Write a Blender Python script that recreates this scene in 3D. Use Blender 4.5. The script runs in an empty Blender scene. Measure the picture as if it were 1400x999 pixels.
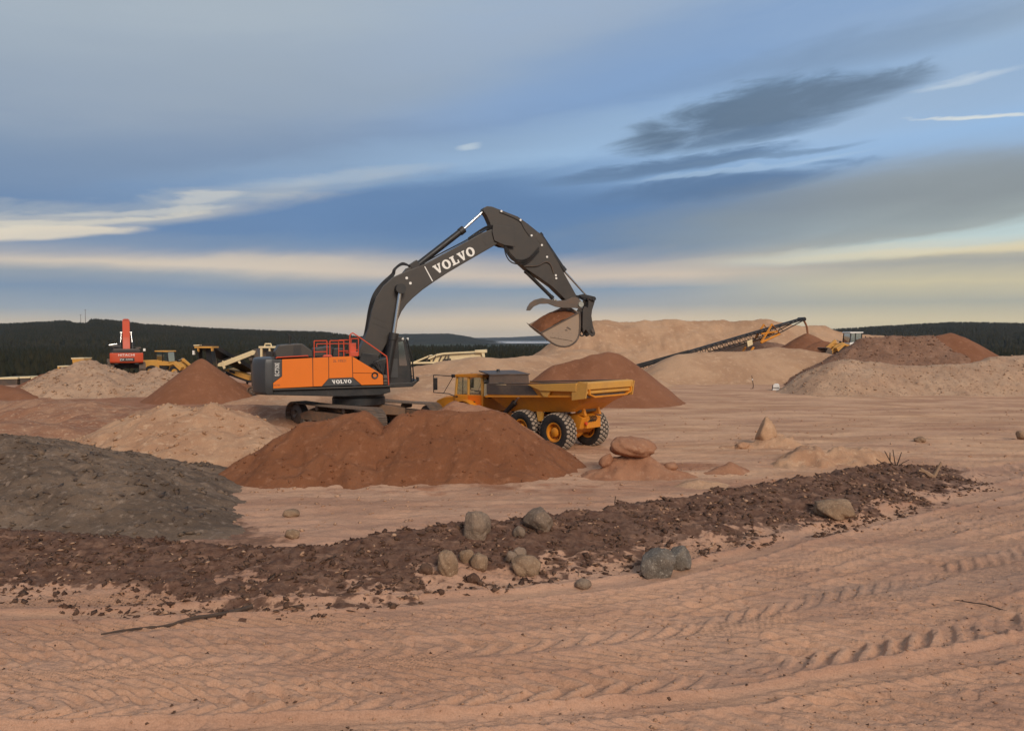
import bpy, bmesh, math, random
import numpy as np
from mathutils import Vector, Matrix

random.seed(7)
scene = bpy.context.scene
COL = scene.collection
R = math.radians

# ------------------------------------------------------------------ camera
CAM_H = 4.8                       # taken from a machine's cab: about 4.8 m above the pit floor
FPX = 1000.0                      # focal length in pixels of the 1400 px wide photograph
TILT = math.atan(35.5 / FPX)
cam_data = bpy.data.cameras.new("camera")
cam_data.sensor_width = 36.0
cam_data.lens = 36.0 * FPX / 1400.0
cam_data.clip_start = 0.1
cam_data.clip_end = 30000.0
cam = bpy.data.objects.new("camera", cam_data)
cam.location = (0, 0, CAM_H)
cam.rotation_euler = (math.pi / 2 - TILT, 0, 0)
COL.objects.link(cam)
scene.camera = cam

# ------------------------------------------------------------------ colour helpers
def lin(c):
    c = c / 255.0
    return c / 12.92 if c <= 0.04045 else ((c + 0.055) / 1.055) ** 2.4
def rgb(r, g, b):
    return (lin(r), lin(g), lin(b), 1.0)

class NT:
    """small helper round a node tree"""
    def __init__(self, tree):
        self.t = tree; self.n = tree.nodes; self.l = tree.links
    def new(self, kind, **kw):
        nd = self.n.new(kind)
        for k, v in kw.items():
            setattr(nd, k, v)
        return nd
    def put(self, sock, v):
        if hasattr(v, 'is_output') or isinstance(v, bpy.types.NodeSocket):
            self.l.new(v, sock)
        else:
            sock.default_value = v
    def math(self, op, a, b=None, c=None, clamp=False):
        nd = self.new('ShaderNodeMath', operation=op, use_clamp=clamp)
        self.put(nd.inputs[0], a)
        if b is not None: self.put(nd.inputs[1], b)
        if c is not None: self.put(nd.inputs[2], c)
        return nd.outputs[0]
    def mix(self, f, a, b, blend='MIX'):
        nd = self.new('ShaderNodeMix', data_type='RGBA', blend_type=blend, clamp_factor=True)
        self.put(nd.inputs[0], f); self.put(nd.inputs[6], a); self.put(nd.inputs[7], b)
        return nd.outputs[2]
    def noise(self, vec, scale, detail=4, rough=0.55, dist=0.0):
        nd = self.new('ShaderNodeTexNoise')
        if vec is not None: self.l.new(vec, nd.inputs['Vector'])
        nd.inputs['Scale'].default_value = scale
        nd.inputs['Detail'].default_value = detail
        nd.inputs['Roughness'].default_value = rough
        nd.inputs['Distortion'].default_value = dist
        return nd.outputs[0]
    def ramp(self, f, stops, interp='LINEAR'):
        nd = self.new('ShaderNodeValToRGB')
        cr = nd.color_ramp; cr.interpolation = interp
        while len(cr.elements) > 1: cr.elements.remove(cr.elements[-1])
        cr.elements[0].position = stops[0][0]; cr.elements[0].color = stops[0][1]
        for p, c in stops[1:]:
            e = cr.elements.new(p); e.color = c
        self.put(nd.inputs[0], f)
        return nd.outputs[0]
    def mapr(self, v, a, b, c=0.0, d=1.0, smooth=True):
        nd = self.new('ShaderNodeMapRange', interpolation_type='SMOOTHSTEP' if smooth else 'LINEAR')
        self.put(nd.inputs[0], v)
        for i, q in enumerate((a, b, c, d)): nd.inputs[i + 1].default_value = q
        return nd.outputs[0]
    def vec(self, x, y, z):
        nd = self.new('ShaderNodeCombineXYZ')
        self.put(nd.inputs[0], x); self.put(nd.inputs[1], y); self.put(nd.inputs[2], z)
        return nd.outputs[0]

# ------------------------------------------------------------------ world: evening sky with layered cloud
SUN_EL, SUN_AZ = R(30), R(158)    # azimuth clockwise from the view direction (behind the camera, to its right)
world = bpy.data.worlds.new("World")
scene.world = world
world.use_nodes = True
wt = NT(world.node_tree)
wt.n.clear()
tc = wt.new('ShaderNodeTexCoord').outputs['Generated']
sep = wt.new('ShaderNodeSeparateXYZ'); wt.l.new(tc, sep.inputs[0])
dx, dy, dz = sep.outputs
hor = wt.math('SQRT', wt.math('ADD', wt.math('MULTIPLY', dx, dx), wt.math('MULTIPLY', dy, dy)))
AZ = wt.math('ARCTAN2', dx, dy)
EL = wt.math('DIVIDE', dz, wt.math('MAXIMUM', hor, 0.02))
# streaky warp of the sky coordinates
nv = wt.vec(wt.math('MULTIPLY', AZ, 2.2), wt.math('MULTIPLY', wt.math('SUBTRACT', EL, wt.math('MULTIPLY', AZ, 0.12)), 11.0), 0.0)
n1 = wt.noise(nv, 1.0, 5, 0.55, 0.3)
nv2 = wt.vec(wt.math('MULTIPLY', AZ, 9.0), wt.math('MULTIPLY', wt.math('SUBTRACT', EL, wt.math('MULTIPLY', AZ, 0.1)), 42.0), 3.7)
n2 = wt.noise(nv2, 1.0, 5, 0.6, 0.5)
warp = wt.math('ADD', wt.math('MULTIPLY', wt.math('SUBTRACT', n1, 0.5), 0.050), wt.math('MULTIPLY', wt.math('SUBTRACT', n2, 0.5), 0.018))
damp = wt.mapr(EL, 0.0, 0.16, 0.15, 1.0)
ELW = wt.math('ADD', EL, wt.math('MULTIPLY', warp, damp))
def sky_ramp(stops):
    # stops: (photo row, colour) -> position along elevation 0..0.6
    s = sorted([(max(0.0, (464 - y) / 1000.0) / 0.6, rgb(*c)) for y, c in stops], key=lambda q: q[0])
    return wt.ramp(wt.math('DIVIDE', ELW, 0.6), s)
rl = sky_ramp([(464, (196, 182, 166)), (444, (204, 190, 170)), (428, (156, 166, 176)), (404, (126, 148, 174)), (388, (150, 160, 172)), (374, (212, 198, 182)), (360, (206, 194, 180)),
               (348, (158, 164, 174)), (330, (112, 140, 176)), (290, (112, 140, 176)), (250, (124, 148, 178)), (200, (130, 150, 178)), (110, (150, 166, 186)), (10, (168, 180, 193)), (-100, (165, 178, 194))])
rm = sky_ramp([(464, (212, 196, 172)), (438, (218, 198, 172)), (420, (168, 170, 172)), (396, (138, 156, 176)), (378, (214, 196, 178)), (362, (196, 186, 176)),
               (338, (108, 136, 172)), (290, (98, 132, 174)), (252, (112, 144, 182)), (215, (154, 184, 216)), (180, (140, 168, 204)), (110, (142, 168, 200)), (10, (152, 174, 202)), (-100, (158, 176, 198))])
rr = sky_ramp([(464, (222, 204, 162)), (440, (214, 200, 166)), (418, (176, 176, 164)), (396, (206, 196, 166)), (374, (168, 168, 162)), (352, (212, 200, 168)),
               (328, (196, 206, 200)), (300, (146, 152, 156)), (260, (150, 164, 178)), (222, (152, 186, 222)), (160, (148, 180, 216)), (90, (160, 182, 206)), (10, (150, 176, 208)), (-100, (158, 178, 202))])
side = wt.math('SINE', AZ)
c0 = wt.mix(wt.mapr(side, -0.42, 0.05), rl, rm)
skyc = wt.mix(wt.mapr(side, 0.12, 0.50), c0, rr)
def cloud(px, py, rx, ry, tilt, col, strength, fray=0.5, crisp=False):
    """a cloud bank: soft tilted ellipse in azimuth / elevation, edges frayed by the streak noise"""
    global skyc
    a0 = math.atan((px - 700) / 1000.0); e0 = (464 - py) / 1000.0 * math.cos(a0)
    ca, sa = math.cos(R(tilt)), math.sin(R(tilt))
    da = wt.math('SUBTRACT', AZ, a0); de = wt.math('SUBTRACT', ELW, e0)
    X = wt.math('DIVIDE', wt.math('ADD', wt.math('MULTIPLY', da, ca), wt.math('MULTIPLY', de, sa)), rx / 1000.0)
    Y = wt.math('DIVIDE', wt.math('SUBTRACT', wt.math('MULTIPLY', de, ca), wt.math('MULTIPLY', da, sa)), ry / 1000.0)
    q = wt.math('ADD', wt.math('MULTIPLY', X, X), wt.math('MULTIPLY', Y, Y))
    q = wt.math('ADD', q, wt.math('MULTIPLY', wt.math('SUBTRACT', n2, 0.5), fray * 3.0))
    w = wt.math('MULTIPLY', wt.mapr(q, 1.5 if crisp else 2.4, 0.1 if crisp else -0.7), wt.math('MULTIPLY', strength, wt.math('ADD', 0.62, wt.math('MULTIPLY', n1, 0.76), clamp=True)))
    skyc = wt.mix(w, skyc, rgb(*col))
cloud(100, 30, 620, 110, 6, (172, 184, 194), 0.85, 0.5)
cloud(420, 130, 560, 60, 9, (148, 163, 182), 0.55, 0.6)
cloud(960, 95, 360, 70, 13, (126, 160, 205), 0.75, 0.4)
cloud(760, 30, 260, 40, 14, (158, 176, 200), 0.5)
cloud(660, 212, 380, 27, 9, (164, 195, 226), 0.95, 0.4)
cloud(330, 225, 460, 34, 8, (126, 147, 176), 0.65, 0.4)
cloud(560, 290, 460, 44, 4, (96, 129, 172), 0.85, 0.4)
cloud(860, 330, 300, 34, 3, (98, 131, 172), 0.5, 0.4)
cloud(140, 338, 460, 13, 3, (112, 140, 175), 0.75, 0.4)
cloud(60, 306, 260, 12, 9.5, (220, 212, 194), 0.6, 1.1)
cloud(220, 276, 260, 11, 9, (190, 193, 191), 0.5, 1.1)
cloud(280, 268, 46, 6, 9, (220, 216, 204), 0.45, 1.0, True)
cloud(30, 322, 130, 8, 7, (236, 222, 198), 0.75, 1.0, True)
cloud(120, 303, 130, 6, 10, (224, 216, 198), 0.6, 1.1, True)
cloud(200, 285, 110, 5, 8, (210, 208, 200), 0.5, 1.1, True)
cloud(470, 243, 120, 7, 8, (196, 204, 208), 0.45, 0.7)
cloud(641, 202, 14, 4, 12, (214, 224, 226), 0.55, 0.5)
cloud(1190, 200, 330, 36, 3, (156, 190, 228), 0.8, 0.4)
cloud(1190, 66, 230, 20, 6, (124, 144, 166), 0.5, 0.5)
cloud(1240, 140, 260, 34, 4, (164, 182, 202), 0.5, 0.5)
cloud(1035, 160, 165, 36, 9, (92, 113, 136), 0.92, 0.8, True)
cloud(1120, 140, 120, 22, 6, (104, 124, 146), 0.7, 0.7, True)
cloud(1010, 192, 110, 11, 6, (100, 124, 152), 0.85, 0.8, True)
cloud(910, 232, 165, 11, 6, (96, 123, 156), 0.9, 0.7, True)
cloud(1040, 218, 110, 5, 3, (110, 136, 166), 0.7, 0.7, True)
cloud(985, 258, 165, 18, 3, (88, 117, 154), 0.9, 0.6, True)
cloud(1000, 238, 140, 4, 4, (170, 196, 222), 0.6, 0.8, True)
cloud(1340, 274, 380, 40, 3, (140, 149, 153), 0.9, 0.4)
cloud(1400, 316, 250, 12, 4, (196, 220, 224), 0.85, 0.3)
cloud(1400, 336, 230, 6, 1, (236, 220, 180), 0.7, 0.4)
cloud(1315, 110, 46, 4.5, 8, (214, 224, 230), 0.6, 0.9)
cloud(1335, 162, 58, 2.4, -8, (240, 238, 224), 0.8, 0.2)
cloud(1180, 343, 160, 8, 2, (216, 206, 182), 0.5, 0.6)
# broad uneven brightness of the cloud deck, all round the sky
pv = wt.new('ShaderNodeVectorMath', operation='DIVIDE'); wt.l.new(tc, pv.inputs[0])
dd = wt.math('ADD', wt.math('MAXIMUM', dz, 0.0), 0.15)
wt.l.new(wt.vec(dd, dd, dd), pv.inputs[1])
n3 = wt.noise(pv.outputs[0], 0.9, 5, 0.55, 0.4)
gain = wt.math('ADD', 0.93, wt.math('MULTIPLY', n3, 0.16))
skyc = wt.mix(1.0, skyc, wt.vec(gain, gain, gain), 'MULTIPLY')
nish = wt.new('ShaderNodeTexSky', sky_type='NISHITA', sun_disc=False)
nish.sun_elevation = SUN_EL; nish.sun_rotation = SUN_AZ
nish.air_density = 1.2; nish.dust_density = 2.0
bg1 = wt.new('ShaderNodeBackground'); wt.l.new(nish.outputs[0], bg1.inputs[0]); bg1.inputs[1].default_value = 0.06
bg2 = wt.new('ShaderNodeBackground'); wt.l.new(skyc, bg2.inputs[0]); bg2.inputs[1].default_value = 1.0
mixw = wt.new('ShaderNodeMixShader'); mixw.inputs[0].default_value = 0.93
wt.l.new(bg1.outputs[0], mixw.inputs[1]); wt.l.new(bg2.outputs[0], mixw.inputs[2])
wo = wt.new('ShaderNodeOutputWorld'); wt.l.new(mixw.outputs[0], wo.inputs[0])

# ------------------------------------------------------------------ sun
sd = bpy.data.lights.new("sun", 'SUN')
sd.energy = 2.45
sd.angle = R(20)                  # sun behind thin cloud: shadows have no edge
sd.color = (1.0, 0.87, 0.72)
sun = bpy.data.objects.new("sun", sd)
sun_dir = Vector((math.sin(SUN_AZ) * math.cos(SUN_EL), math.cos(SUN_AZ) * math.cos(SUN_EL), math.sin(SUN_EL)))
sun.rotation_euler = sun_dir.to_track_quat('Z', 'Y').to_euler()
sun.location = (30, -20, 40)
COL.objects.link(sun)

vs = scene.view_settings
vs.view_transform = 'Standard'; vs.look = 'None'; vs.exposure = 0.0; vs.gamma = 1.0
vs.use_curve_mapping = False
scene.render.engine = 'CYCLES'
scene.cycles.max_bounces = 5
scene.cycles.diffuse_bounces = 3
world.cycles.sampling_method = 'NONE'   # the sky is smooth: no need to aim rays at it

# ------------------------------------------------------------------ pixel -> place helpers
_ct, _st = math.cos(TILT), math.sin(TILT)
def ray(px, py):
    a = px - 700.0; b = 499.5 - py
    return (a, FPX * _ct + b * _st, -FPX * _st + b * _ct)
def P(px, py, D):
    r = ray(px, py); t = D / r[1]
    return Vector((r[0] * t, D, CAM_H + r[2] * t))
def G(px, py, z=0.0):
    r = ray(px, py); t = (z - CAM_H) / r[2]
    return Vector((r[0] * t, r[1] * t, z))
class Frame:
    """upright local frame of a machine: origin, heading; at(px,py,t) = (s, z) on the plane t metres to its left"""
    def __init__(self, x, y, ang, z0=0.0):
        self.o = (x, y); self.a = ang; self.z0 = z0
        self.c, self.s = math.cos(ang), math.sin(ang)
    def at(self, px, py, t):
        ox, oy = self.o[0] - self.s * t, self.o[1] + self.c * t
        r = ray(px, py)
        q = (ox * r[1] - oy * r[0]) / (self.s * r[0] - self.c * r[1])
        k = (oy + self.s * q) / r[1]
        return (q, CAM_H + r[2] * k - self.z0)
    def v(self, px, py, t):
        q, z = self.at(px, py, t)
        return Vector((q, t, z))
    def poly(self, pts, t):
        return [self.at(x, y, t) for x, y in pts]

# ------------------------------------------------------------------ noise (numpy, gradient noise)
_perm = np.random.RandomState(11).permutation(512)
_ang = np.random.RandomState(5).rand(512) * 2 * np.pi
_gx, _gy = np.cos(_ang), np.sin(_ang)
def perlin(x, y, seed=0):
    x = np.asarray(x, float) + seed * 17.31; y = np.asarray(y, float) + seed * 9.77
    xi = np.floor(x).astype(int); yi = np.floor(y).astype(int)
    xf = x - xi; yf = y - yi
    u = xf * xf * xf * (xf * (xf * 6 - 15) + 10); v = yf * yf * yf * (yf * (yf * 6 - 15) + 10)
    def g(ix, iy, fx, fy):
        h = _perm[(_perm[ix & 511] + iy) & 511]
        return _gx[h] * fx + _gy[h] * fy
    a = g(xi, yi, xf, yf); b = g(xi + 1, yi, xf - 1, yf)
    c = g(xi, yi + 1, xf, yf - 1); d = g(xi + 1, yi + 1, xf - 1, yf - 1)
    return (a + u * (b - a)) + v * ((c + u * (d - c)) - (a + u * (b - a)))
def fbm(x, y, oct=4, seed=0, gain=0.5):
    s = 0.0; a = 1.0; f = 1.0
    for i in range(oct):
        s = s + a * perlin(x * f, y * f, seed + i * 3); a *= gain; f *= 2.03
    return s
def ridged(x, y, oct=3, seed=0):
    s = 0.0; a = 1.0; f = 1.0
    for i in range(oct):
        s = s + a * (1 - 2.2 * np.abs(perlin(x * f, y * f, seed + i * 5))); a *= 0.5; f *= 2.1
    return s
def sstep(a, b, x):
    t = np.clip((x - a) / (b - a), 0, 1)
    return t * t * (3 - 2 * t)

# ------------------------------------------------------------------ object helpers
def link(o, parent=None):
    COL.objects.link(o)
    if parent is not None: o.parent = parent
    return o
def tag(o, label, cat=None, group=None, kind=None):
    if label: o['label'] = label
    if cat: o['category'] = cat
    if group: o['group'] = group
    if kind: o['kind'] = kind
    return o
def empty(name, loc, rz=0.0):
    o = bpy.data.objects.new(name, None)
    o.location = loc; o.rotation_euler = (0, 0, rz); o.empty_display_size = 0.3
    COL.objects.link(o)
    return o
def grid_mesh(name, X, Y, Z, keep=None, wrap=False, smooth=True):
    nr, nc = X.shape
    co = np.stack([X, Y, Z], -1).reshape(-1, 3).astype(np.float32)
    i = np.arange(nr - 1)[:, None]; j = np.arange(nc if wrap else nc - 1)[None, :]
    j2 = (j + 1) % nc
    q = np.stack([i * nc + j, i * nc + j2, (i + 1) * nc + j2, (i + 1) * nc + j], -1).reshape(-1, 4)
    if keep is not None:
        k = keep.reshape(-1)
        q = q[k[q].any(axis=1)]
        used = np.zeros(len(co), bool); used[q.reshape(-1)] = True
        idx = np.cumsum(used) - 1
        co = co[used]; q = idx[q]
    else:
        used = None
    me = bpy.data.meshes.new(name)
    me.vertices.add(len(co)); me.vertices.foreach_set('co', co.reshape(-1))
    me.loops.add(len(q) * 4); me.loops.foreach_set('vertex_index', q.reshape(-1).astype(np.int32))
    me.polygons.add(len(q))
    me.polygons.foreach_set('loop_start', (np.arange(len(q)) * 4).astype(np.int32))
    me.polygons.foreach_set('loop_total', np.full(len(q), 4, np.int32))
    if smooth: me.polygons.foreach_set('use_smooth', np.ones(len(q), bool))
    me.update(calc_edges=True)
    return me, used
def raw_mesh(name, co, tris, smooth=False):
    co = np.asarray(co, np.float32); tris = np.asarray(tris, np.int32)
    n = tris.shape[1]
    me = bpy.data.meshes.new(name)
    me.vertices.add(len(co)); me.vertices.foreach_set('co', co.reshape(-1))
    me.loops.add(len(tris) * n); me.loops.foreach_set('vertex_index', tris.reshape(-1))
    me.polygons.add(len(tris))
    me.polygons.foreach_set('loop_start', (np.arange(len(tris)) * n).astype(np.int32))
    me.polygons.foreach_set('loop_total', np.full(len(tris), n, np.int32))
    if smooth: me.polygons.foreach_set('use_smooth', np.ones(len(tris), bool))
    me.update(calc_edges=True)
    return me

class MB:
    """collects pieces of one mesh"""
    def __init__(self): self.v = []; self.f = []
    def add(self, vs_, fs):
        n = len(self.v)
        self.v += [tuple(q) for q in vs_]; self.f += [[i + n for i in f] for f in fs]
        return self
    def box(self, c, size, rot=None):
        x, y, z = size[0] / 2, size[1] / 2, size[2] / 2
        vs_ = [Vector((sx * x, sy * y, sz * z)) for sz in (-1, 1) for sx, sy in ((-1, -1), (1, -1), (1, 1), (-1, 1))]
        if rot is not None: vs_ = [rot @ q for q in vs_]
        vs_ = [q + Vector(c) for q in vs_]
        return self.add(vs_, [(3, 2, 1, 0), (4, 5, 6, 7), (0, 1, 5, 4), (1, 2, 6, 5), (2, 3, 7, 6), (3, 0, 4, 7)])
    def prism(self, poly, t0, t1, inset=None):
        """polygon in the (s, z) plane, extruded along t"""
        n = len(poly)
        a = [(s, t0, z) for s, z in poly]; b = [(s, t1, z) for s, z in poly]
        fs = [list(range(n)), list(range(2 * n - 1, n - 1, -1))]
        fs += [[i, (i + 1) % n + 0, (i + 1) % n + n, i + n][::-1] for i in range(n)]
        return self.add(a + b, fs)
    def loft(self, secs, closed=True, cap=True):
        n = len(secs[0]); vs_ = [p for s in secs for p in s]; fs = []
        for k in range(len(secs) - 1):
            for i in range(n if closed else n - 1):
                j = (i + 1) % n
                fs.append([k * n + i, k * n + j, (k + 1) * n + j, (k + 1) * n + i])
        if cap and closed:
            fs.append(list(range(n))[::-1]); fs.append([(len(secs) - 1) * n + i for i in range(n)])
        return self.add(vs_, fs)
    def tube(self, pts, r, n=8):
        pts = [Vector(p) for p in pts]; secs = []
        rr_ = r if isinstance(r, (list, tuple)) else [r] * len(pts)
        up = Vector((0.13, 0.31, 0.94)).normalized()
        for i, p in enumerate(pts):
            d = (pts[min(i + 1, len(pts) - 1)] - pts[max(i - 1, 0)])
            d = d.normalized() if d.length > 1e-9 else Vector((0, 0, 1))
            if abs(d.dot(up)) > 0.97: u = d.cross(Vector((1, 0, 0))).normalized()
            else: u = d.cross(up).normalized()
            w = d.cross(u)
            secs.append([p + (u * math.cos(2 * math.pi * k / n) + w * math.sin(2 * math.pi * k / n)) * rr_[i] for k in range(n)])
        return self.loft(secs)
    def lathe(self, prof, n=32, axis='Y', c=(0, 0, 0)):
        """profile (radius, along)"""
        secs = []
        for k in range(n):
            a = 2 * math.pi * k / n; ca, sa = math.cos(a), math.sin(a)
            if axis == 'Y': secs.append([(c[0] + r * ca, c[1] + h, c[2] + r * sa) for r, h in prof])
            else: secs.append([(c[0] + r * ca, c[1] + r * sa, c[2] + h) for r, h in prof])
        m = len(prof); vs_ = [p for s in secs for p in s]; fs = []
        for k in range(n):
            k2 = (k + 1) % n
            for i in range(m - 1):
                fs.append([k * m + i, k2 * m + i, k2 * m + i + 1, k * m + i + 1])
        return self.add(vs_, fs)
    def mesh(self, name, bevel=0.0, smooth=False, segs=2):
        me = bpy.data.meshes.new(name)
        me.from_pydata(self.v, [], self.f)
        bm = bmesh.new(); bm.from_mesh(me)
        bmesh.ops.recalc_face_normals(bm, faces=bm.faces)
        if bevel > 0:
            ed = [e for e in bm.edges if len(e.link_faces) == 2 and e.calc_face_angle(0) > 0.5]
            bmesh.ops.bevel(bm, geom=ed, offset=bevel, segments=segs, affect='EDGES', clamp_overlap=True, profile=0.6)
        for f in bm.faces: f.smooth = smooth
        if smooth:
            for e in bm.edges:
                if len(e.link_faces) == 2 and e.calc_face_angle(0) > 0.7: e.smooth = False
        bm.to_mesh(me); bm.free()
        return me
    def build(self, name, mat, parent=None, bevel=0.0, smooth=False, segs=2):
        me = self.mesh(name, bevel, smooth, segs)
        me.materials.append(mat)
        return link(bpy.data.objects.new(name, me), parent)

# ------------------------------------------------------------------ materials
MATS = {}
def mat_new(name):
    m = bpy.data.materials.new(name); m.use_nodes = True
    t = NT(m.node_tree)
    b = m.node_tree.nodes['Principled BSDF']
    MATS[name] = m
    return m, t, b
def earth(name, c1, c2, c3=None, scale=0.6, grain=1.0, bump=0.5, stones=0.0, stone_col=(90, 84, 78), streak=0.0):
    """loose ground: two or three tints mixed by broad and fine noise, fine grain relief"""
    m, t, b = mat_new(name)
    pos = t.new('ShaderNodeNewGeometry').outputs['Position']
    nA = t.noise(pos, scale, 5, 0.6, 0.4)
    nB = t.noise(pos, scale * 7, 5, 0.65)
    col = t.mix(t.mapr(nA, 0.36, 0.64), rgb(*c1), rgb(*c2))
    if c3: col = t.mix(t.mapr(nB, 0.52, 0.72), col, rgb(*c3))
    sp = t.noise(pos, 38 * grain, 3, 0.7)
    col = t.mix(0.55, col, t.ramp(sp, [(0.30, (0.32, 0.32, 0.32, 1)), (0.5, (0.5, 0.5, 0.5, 1)), (0.7, (0.66, 0.66, 0.66, 1))]), 'OVERLAY')
    h = t.math('ADD', t.math('MULTIPLY', t.noise(pos, 3.2 * grain, 6, 0.65), 0.6), t.math('MULTIPLY', sp, 0.10))
    rdg = t.new('ShaderNodeTexNoise', noise_type='RIDGED_MULTIFRACTAL'); t.l.new(pos, rdg.inputs['Vector'])
    rdg.inputs['Scale'].default_value = 1.6 * grain; rdg.inputs['Detail'].default_value = 3; rdg.inputs['Distortion'].default_value = 0.5
    h = t.math('SUBTRACT', h, t.math('MULTIPLY', t.math('MULTIPLY', t.mapr(rdg.outputs[0], 0.5, 1.3), t.mapr(nA, 0.45, 0.6)), 0.45))
    if stones > 0:
        vo = t.new('ShaderNodeTexVoronoi', feature='F1'); vo.inputs['Scale'].default_value = 6.5 * grain; vo.inputs['Randomness'].default_value = 1.0
        t.l.new(pos, vo.inputs['Vector'])
        stn = t.math('MULTIPLY', t.mapr(vo.outputs['Distance'], 0.34, 0.22), t.mapr(t.noise(pos, 1.3, 3), 0.5 - stones * 0.3, 0.75))
        col = t.mix(stn, col, rgb(*stone_col))
        h = t.math('ADD', h, t.math('MULTIPLY', stn, 0.25))
    bp = t.new('ShaderNodeBump'); bp.inputs['Strength'].default_value = min(1.0, bump * 1.25); bp.inputs['Distance'].default_value = 0.15
    t.l.new(h, bp.inputs['Height'])
    t.l.new(col, b.inputs['Base Color']); t.l.new(bp.outputs[0], b.inputs['Normal'])
    b.inputs['Roughness'].default_value = 0.95; b.inputs['Specular IOR Level'].default_value = 0.15
    return m
def paint(name, c, rough=0.45, dirt=0.35, dirt_col=(150, 112, 84), metal=0.0, dscale=1.6, chips=None):
    """machine paint or steel under a film of dust; more dust where the noise says so"""
    m, t, b = mat_new(name)
    tcx = t.new('ShaderNodeTexCoord').outputs['Object']
    n = t.noise(tcx, dscale, 6, 0.65, 0.3)
    nf = t.noise(tcx, dscale * 9, 4, 0.7)
    f = t.math('MULTIPLY', t.mapr(t.math('ADD', t.math('MULTIPLY', n, 0.7), t.math('MULTIPLY', nf, 0.3)), 0.40, 0.72), dirt, clamp=True)
    base = rgb(*c)
    if chips: base = t.mix(t.mapr(nf, 0.60, 0.68), base, rgb(*chips))
    col = t.mix(f, base, rgb(*dirt_col))
    t.l.new(col, b.inputs['Base Color'])
    t.l.new(t.math('ADD', rough, t.math('MULTIPLY', f, 0.5), clamp=True), b.inputs['Roughness'])
    b.inputs['Metallic'].default_value = metal
    bp = t.new('ShaderNodeBump'); bp.inputs['Strength'].default_value = 0.12; bp.inputs['Distance'].default_value = 0.02
    t.l.new(nf, bp.inputs['Height']); t.l.new(bp.outputs[0], b.inputs['Normal'])
    return m
def glass(name, tint=(150, 170, 160), alpha=0.55):
    m, t, b = mat_new(name)
    tr = t.new('ShaderNodeBsdfTransparent'); tr.inputs[0].default_value = rgb(*tint)
    gl = t.new('ShaderNodeBsdfGlossy'); gl.inputs['Roughness'].default_value = 0.06
    gl.inputs[0].default_value = (0.8, 0.85, 0.85, 1)
    lw = t.new('ShaderNodeLayerWeight'); lw.inputs[0].default_value = 0.5
    mx = t.new('ShaderNodeMixShader')
    t.l.new(t.math('ADD', t.math('MULTIPLY', t.math('POWER', lw.outputs['Facing'], 3.0), 0.5), (1 - alpha) * 0.4, clamp=True), mx.inputs[0])
    t.l.new(tr.outputs[0], mx.inputs[1]); t.l.new(gl.outputs[0], mx.inputs[2])
    t.l.new(mx.outputs[0], t.n['Material Output'].inputs[0])
    return m

SAND = earth('pale_sand', (186, 146, 114), (170, 128, 98), (196, 158, 126), 0.5, 1.0, 0.7)
SAND2 = earth('buff_sand', (184, 146, 114), (168, 130, 100), (194, 156, 124), 0.2, 0.6, 0.6)
BROWN = earth('red_brown_sand', (134, 86, 58), (122, 76, 50), (146, 98, 70), 0.5, 1.2, 0.6)
BROWN2 = earth('brown_sand', (138, 92, 66), (128, 83, 58), (146, 100, 74), 0.3, 0.8, 0.3)
RED = earth('reddish_earth', (166, 124, 96), (144, 100, 76), (188, 148, 118), 0.6, 0.9, 1.2)
GRAVEL = earth('pale_gravel', (182, 148, 120), (166, 132, 106), (156, 122, 98), 0.4, 0.7, 0.8, 0.6, (132, 110, 92))
KGRAV = earth('brown_gravel', (142, 106, 84), (126, 92, 72), (158, 122, 98), 0.3, 0.7, 0.8, 0.9, (104, 82, 68))
SILT = earth('grey_silt', (124, 102, 84), (98, 80, 66), (144, 122, 104), 0.7, 1.0, 1.2)
LUMP = earth('earth_lump', (160, 114, 86), (146, 100, 74), (172, 128, 100), 0.8, 1.5, 0.4)
CRUMB = earth('sand_crumb', (184, 144, 114), (160, 120, 94), (200, 162, 132), 2.0, 2.0, 0.4)
CLOD = earth('dark_clods', (104, 78, 62), (84, 60, 48), (136, 106, 86), 1.4, 2.0, 0.6)
ROCK = earth('grey_rock', (146, 122, 102), (122, 102, 86), (164, 140, 118), 2.2, 1.4, 0.9)
ROCKB = earth('blue_grey_rock', (128, 115, 102), (106, 96, 86), (168, 156, 142), 2.6, 1.6, 0.8)
ROCKT = earth('tan_rock', (156, 126, 100), (136, 108, 84), (176, 146, 118), 2.4, 1.4, 0.8)
WOOD = paint('weathered_wood', (70, 54, 44), 0.9, 0.3, (130, 104, 84), 0, 5)
WOODP = paint('pale_wood', (150, 118, 92), 0.9, 0.3, (170, 140, 112), 0, 5)
ORANGE = paint('orange_paint', (226, 112, 0), 0.6, 0.10, (180, 100, 30))
YELLOW = paint('yellow_paint', (214, 134, 28), 0.5, 0.45, (150, 100, 60))
YELLOWD = paint('dull_yellow_paint', (206, 150, 66), 0.6, 0.5, (160, 116, 76))
CREAM = paint('cream_paint', (226, 204, 160), 0.55, 0.35, (176, 140, 104))
DARK = paint('dark_grey_paint', (56, 49, 43), 0.48, 0.3, (92, 78, 65))
CHAR = paint('charcoal_paint', (62, 61, 61), 0.4, 0.12, (100, 88, 78))
BLACK = paint('black_steel', (30, 29, 29), 0.45, 0.3, (90, 74, 62))
STEEL = paint('worn_steel', (92, 82, 74), 0.5, 0.5, (140, 108, 84), 0.4)
SHOE = paint('track_steel', (104, 92, 82), 0.55, 0.85, (150, 118, 94), 0.1, 3.0)
CHROME = paint('chrome_rod', (206, 204, 200), 0.18, 0.05, (160, 140, 120), 0.9)
BUCKETM = paint('dusty_bucket_steel', (150, 128, 108), 0.6, 0.5, (176, 144, 114), 0.1, 1.0, (112, 92, 76))
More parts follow.
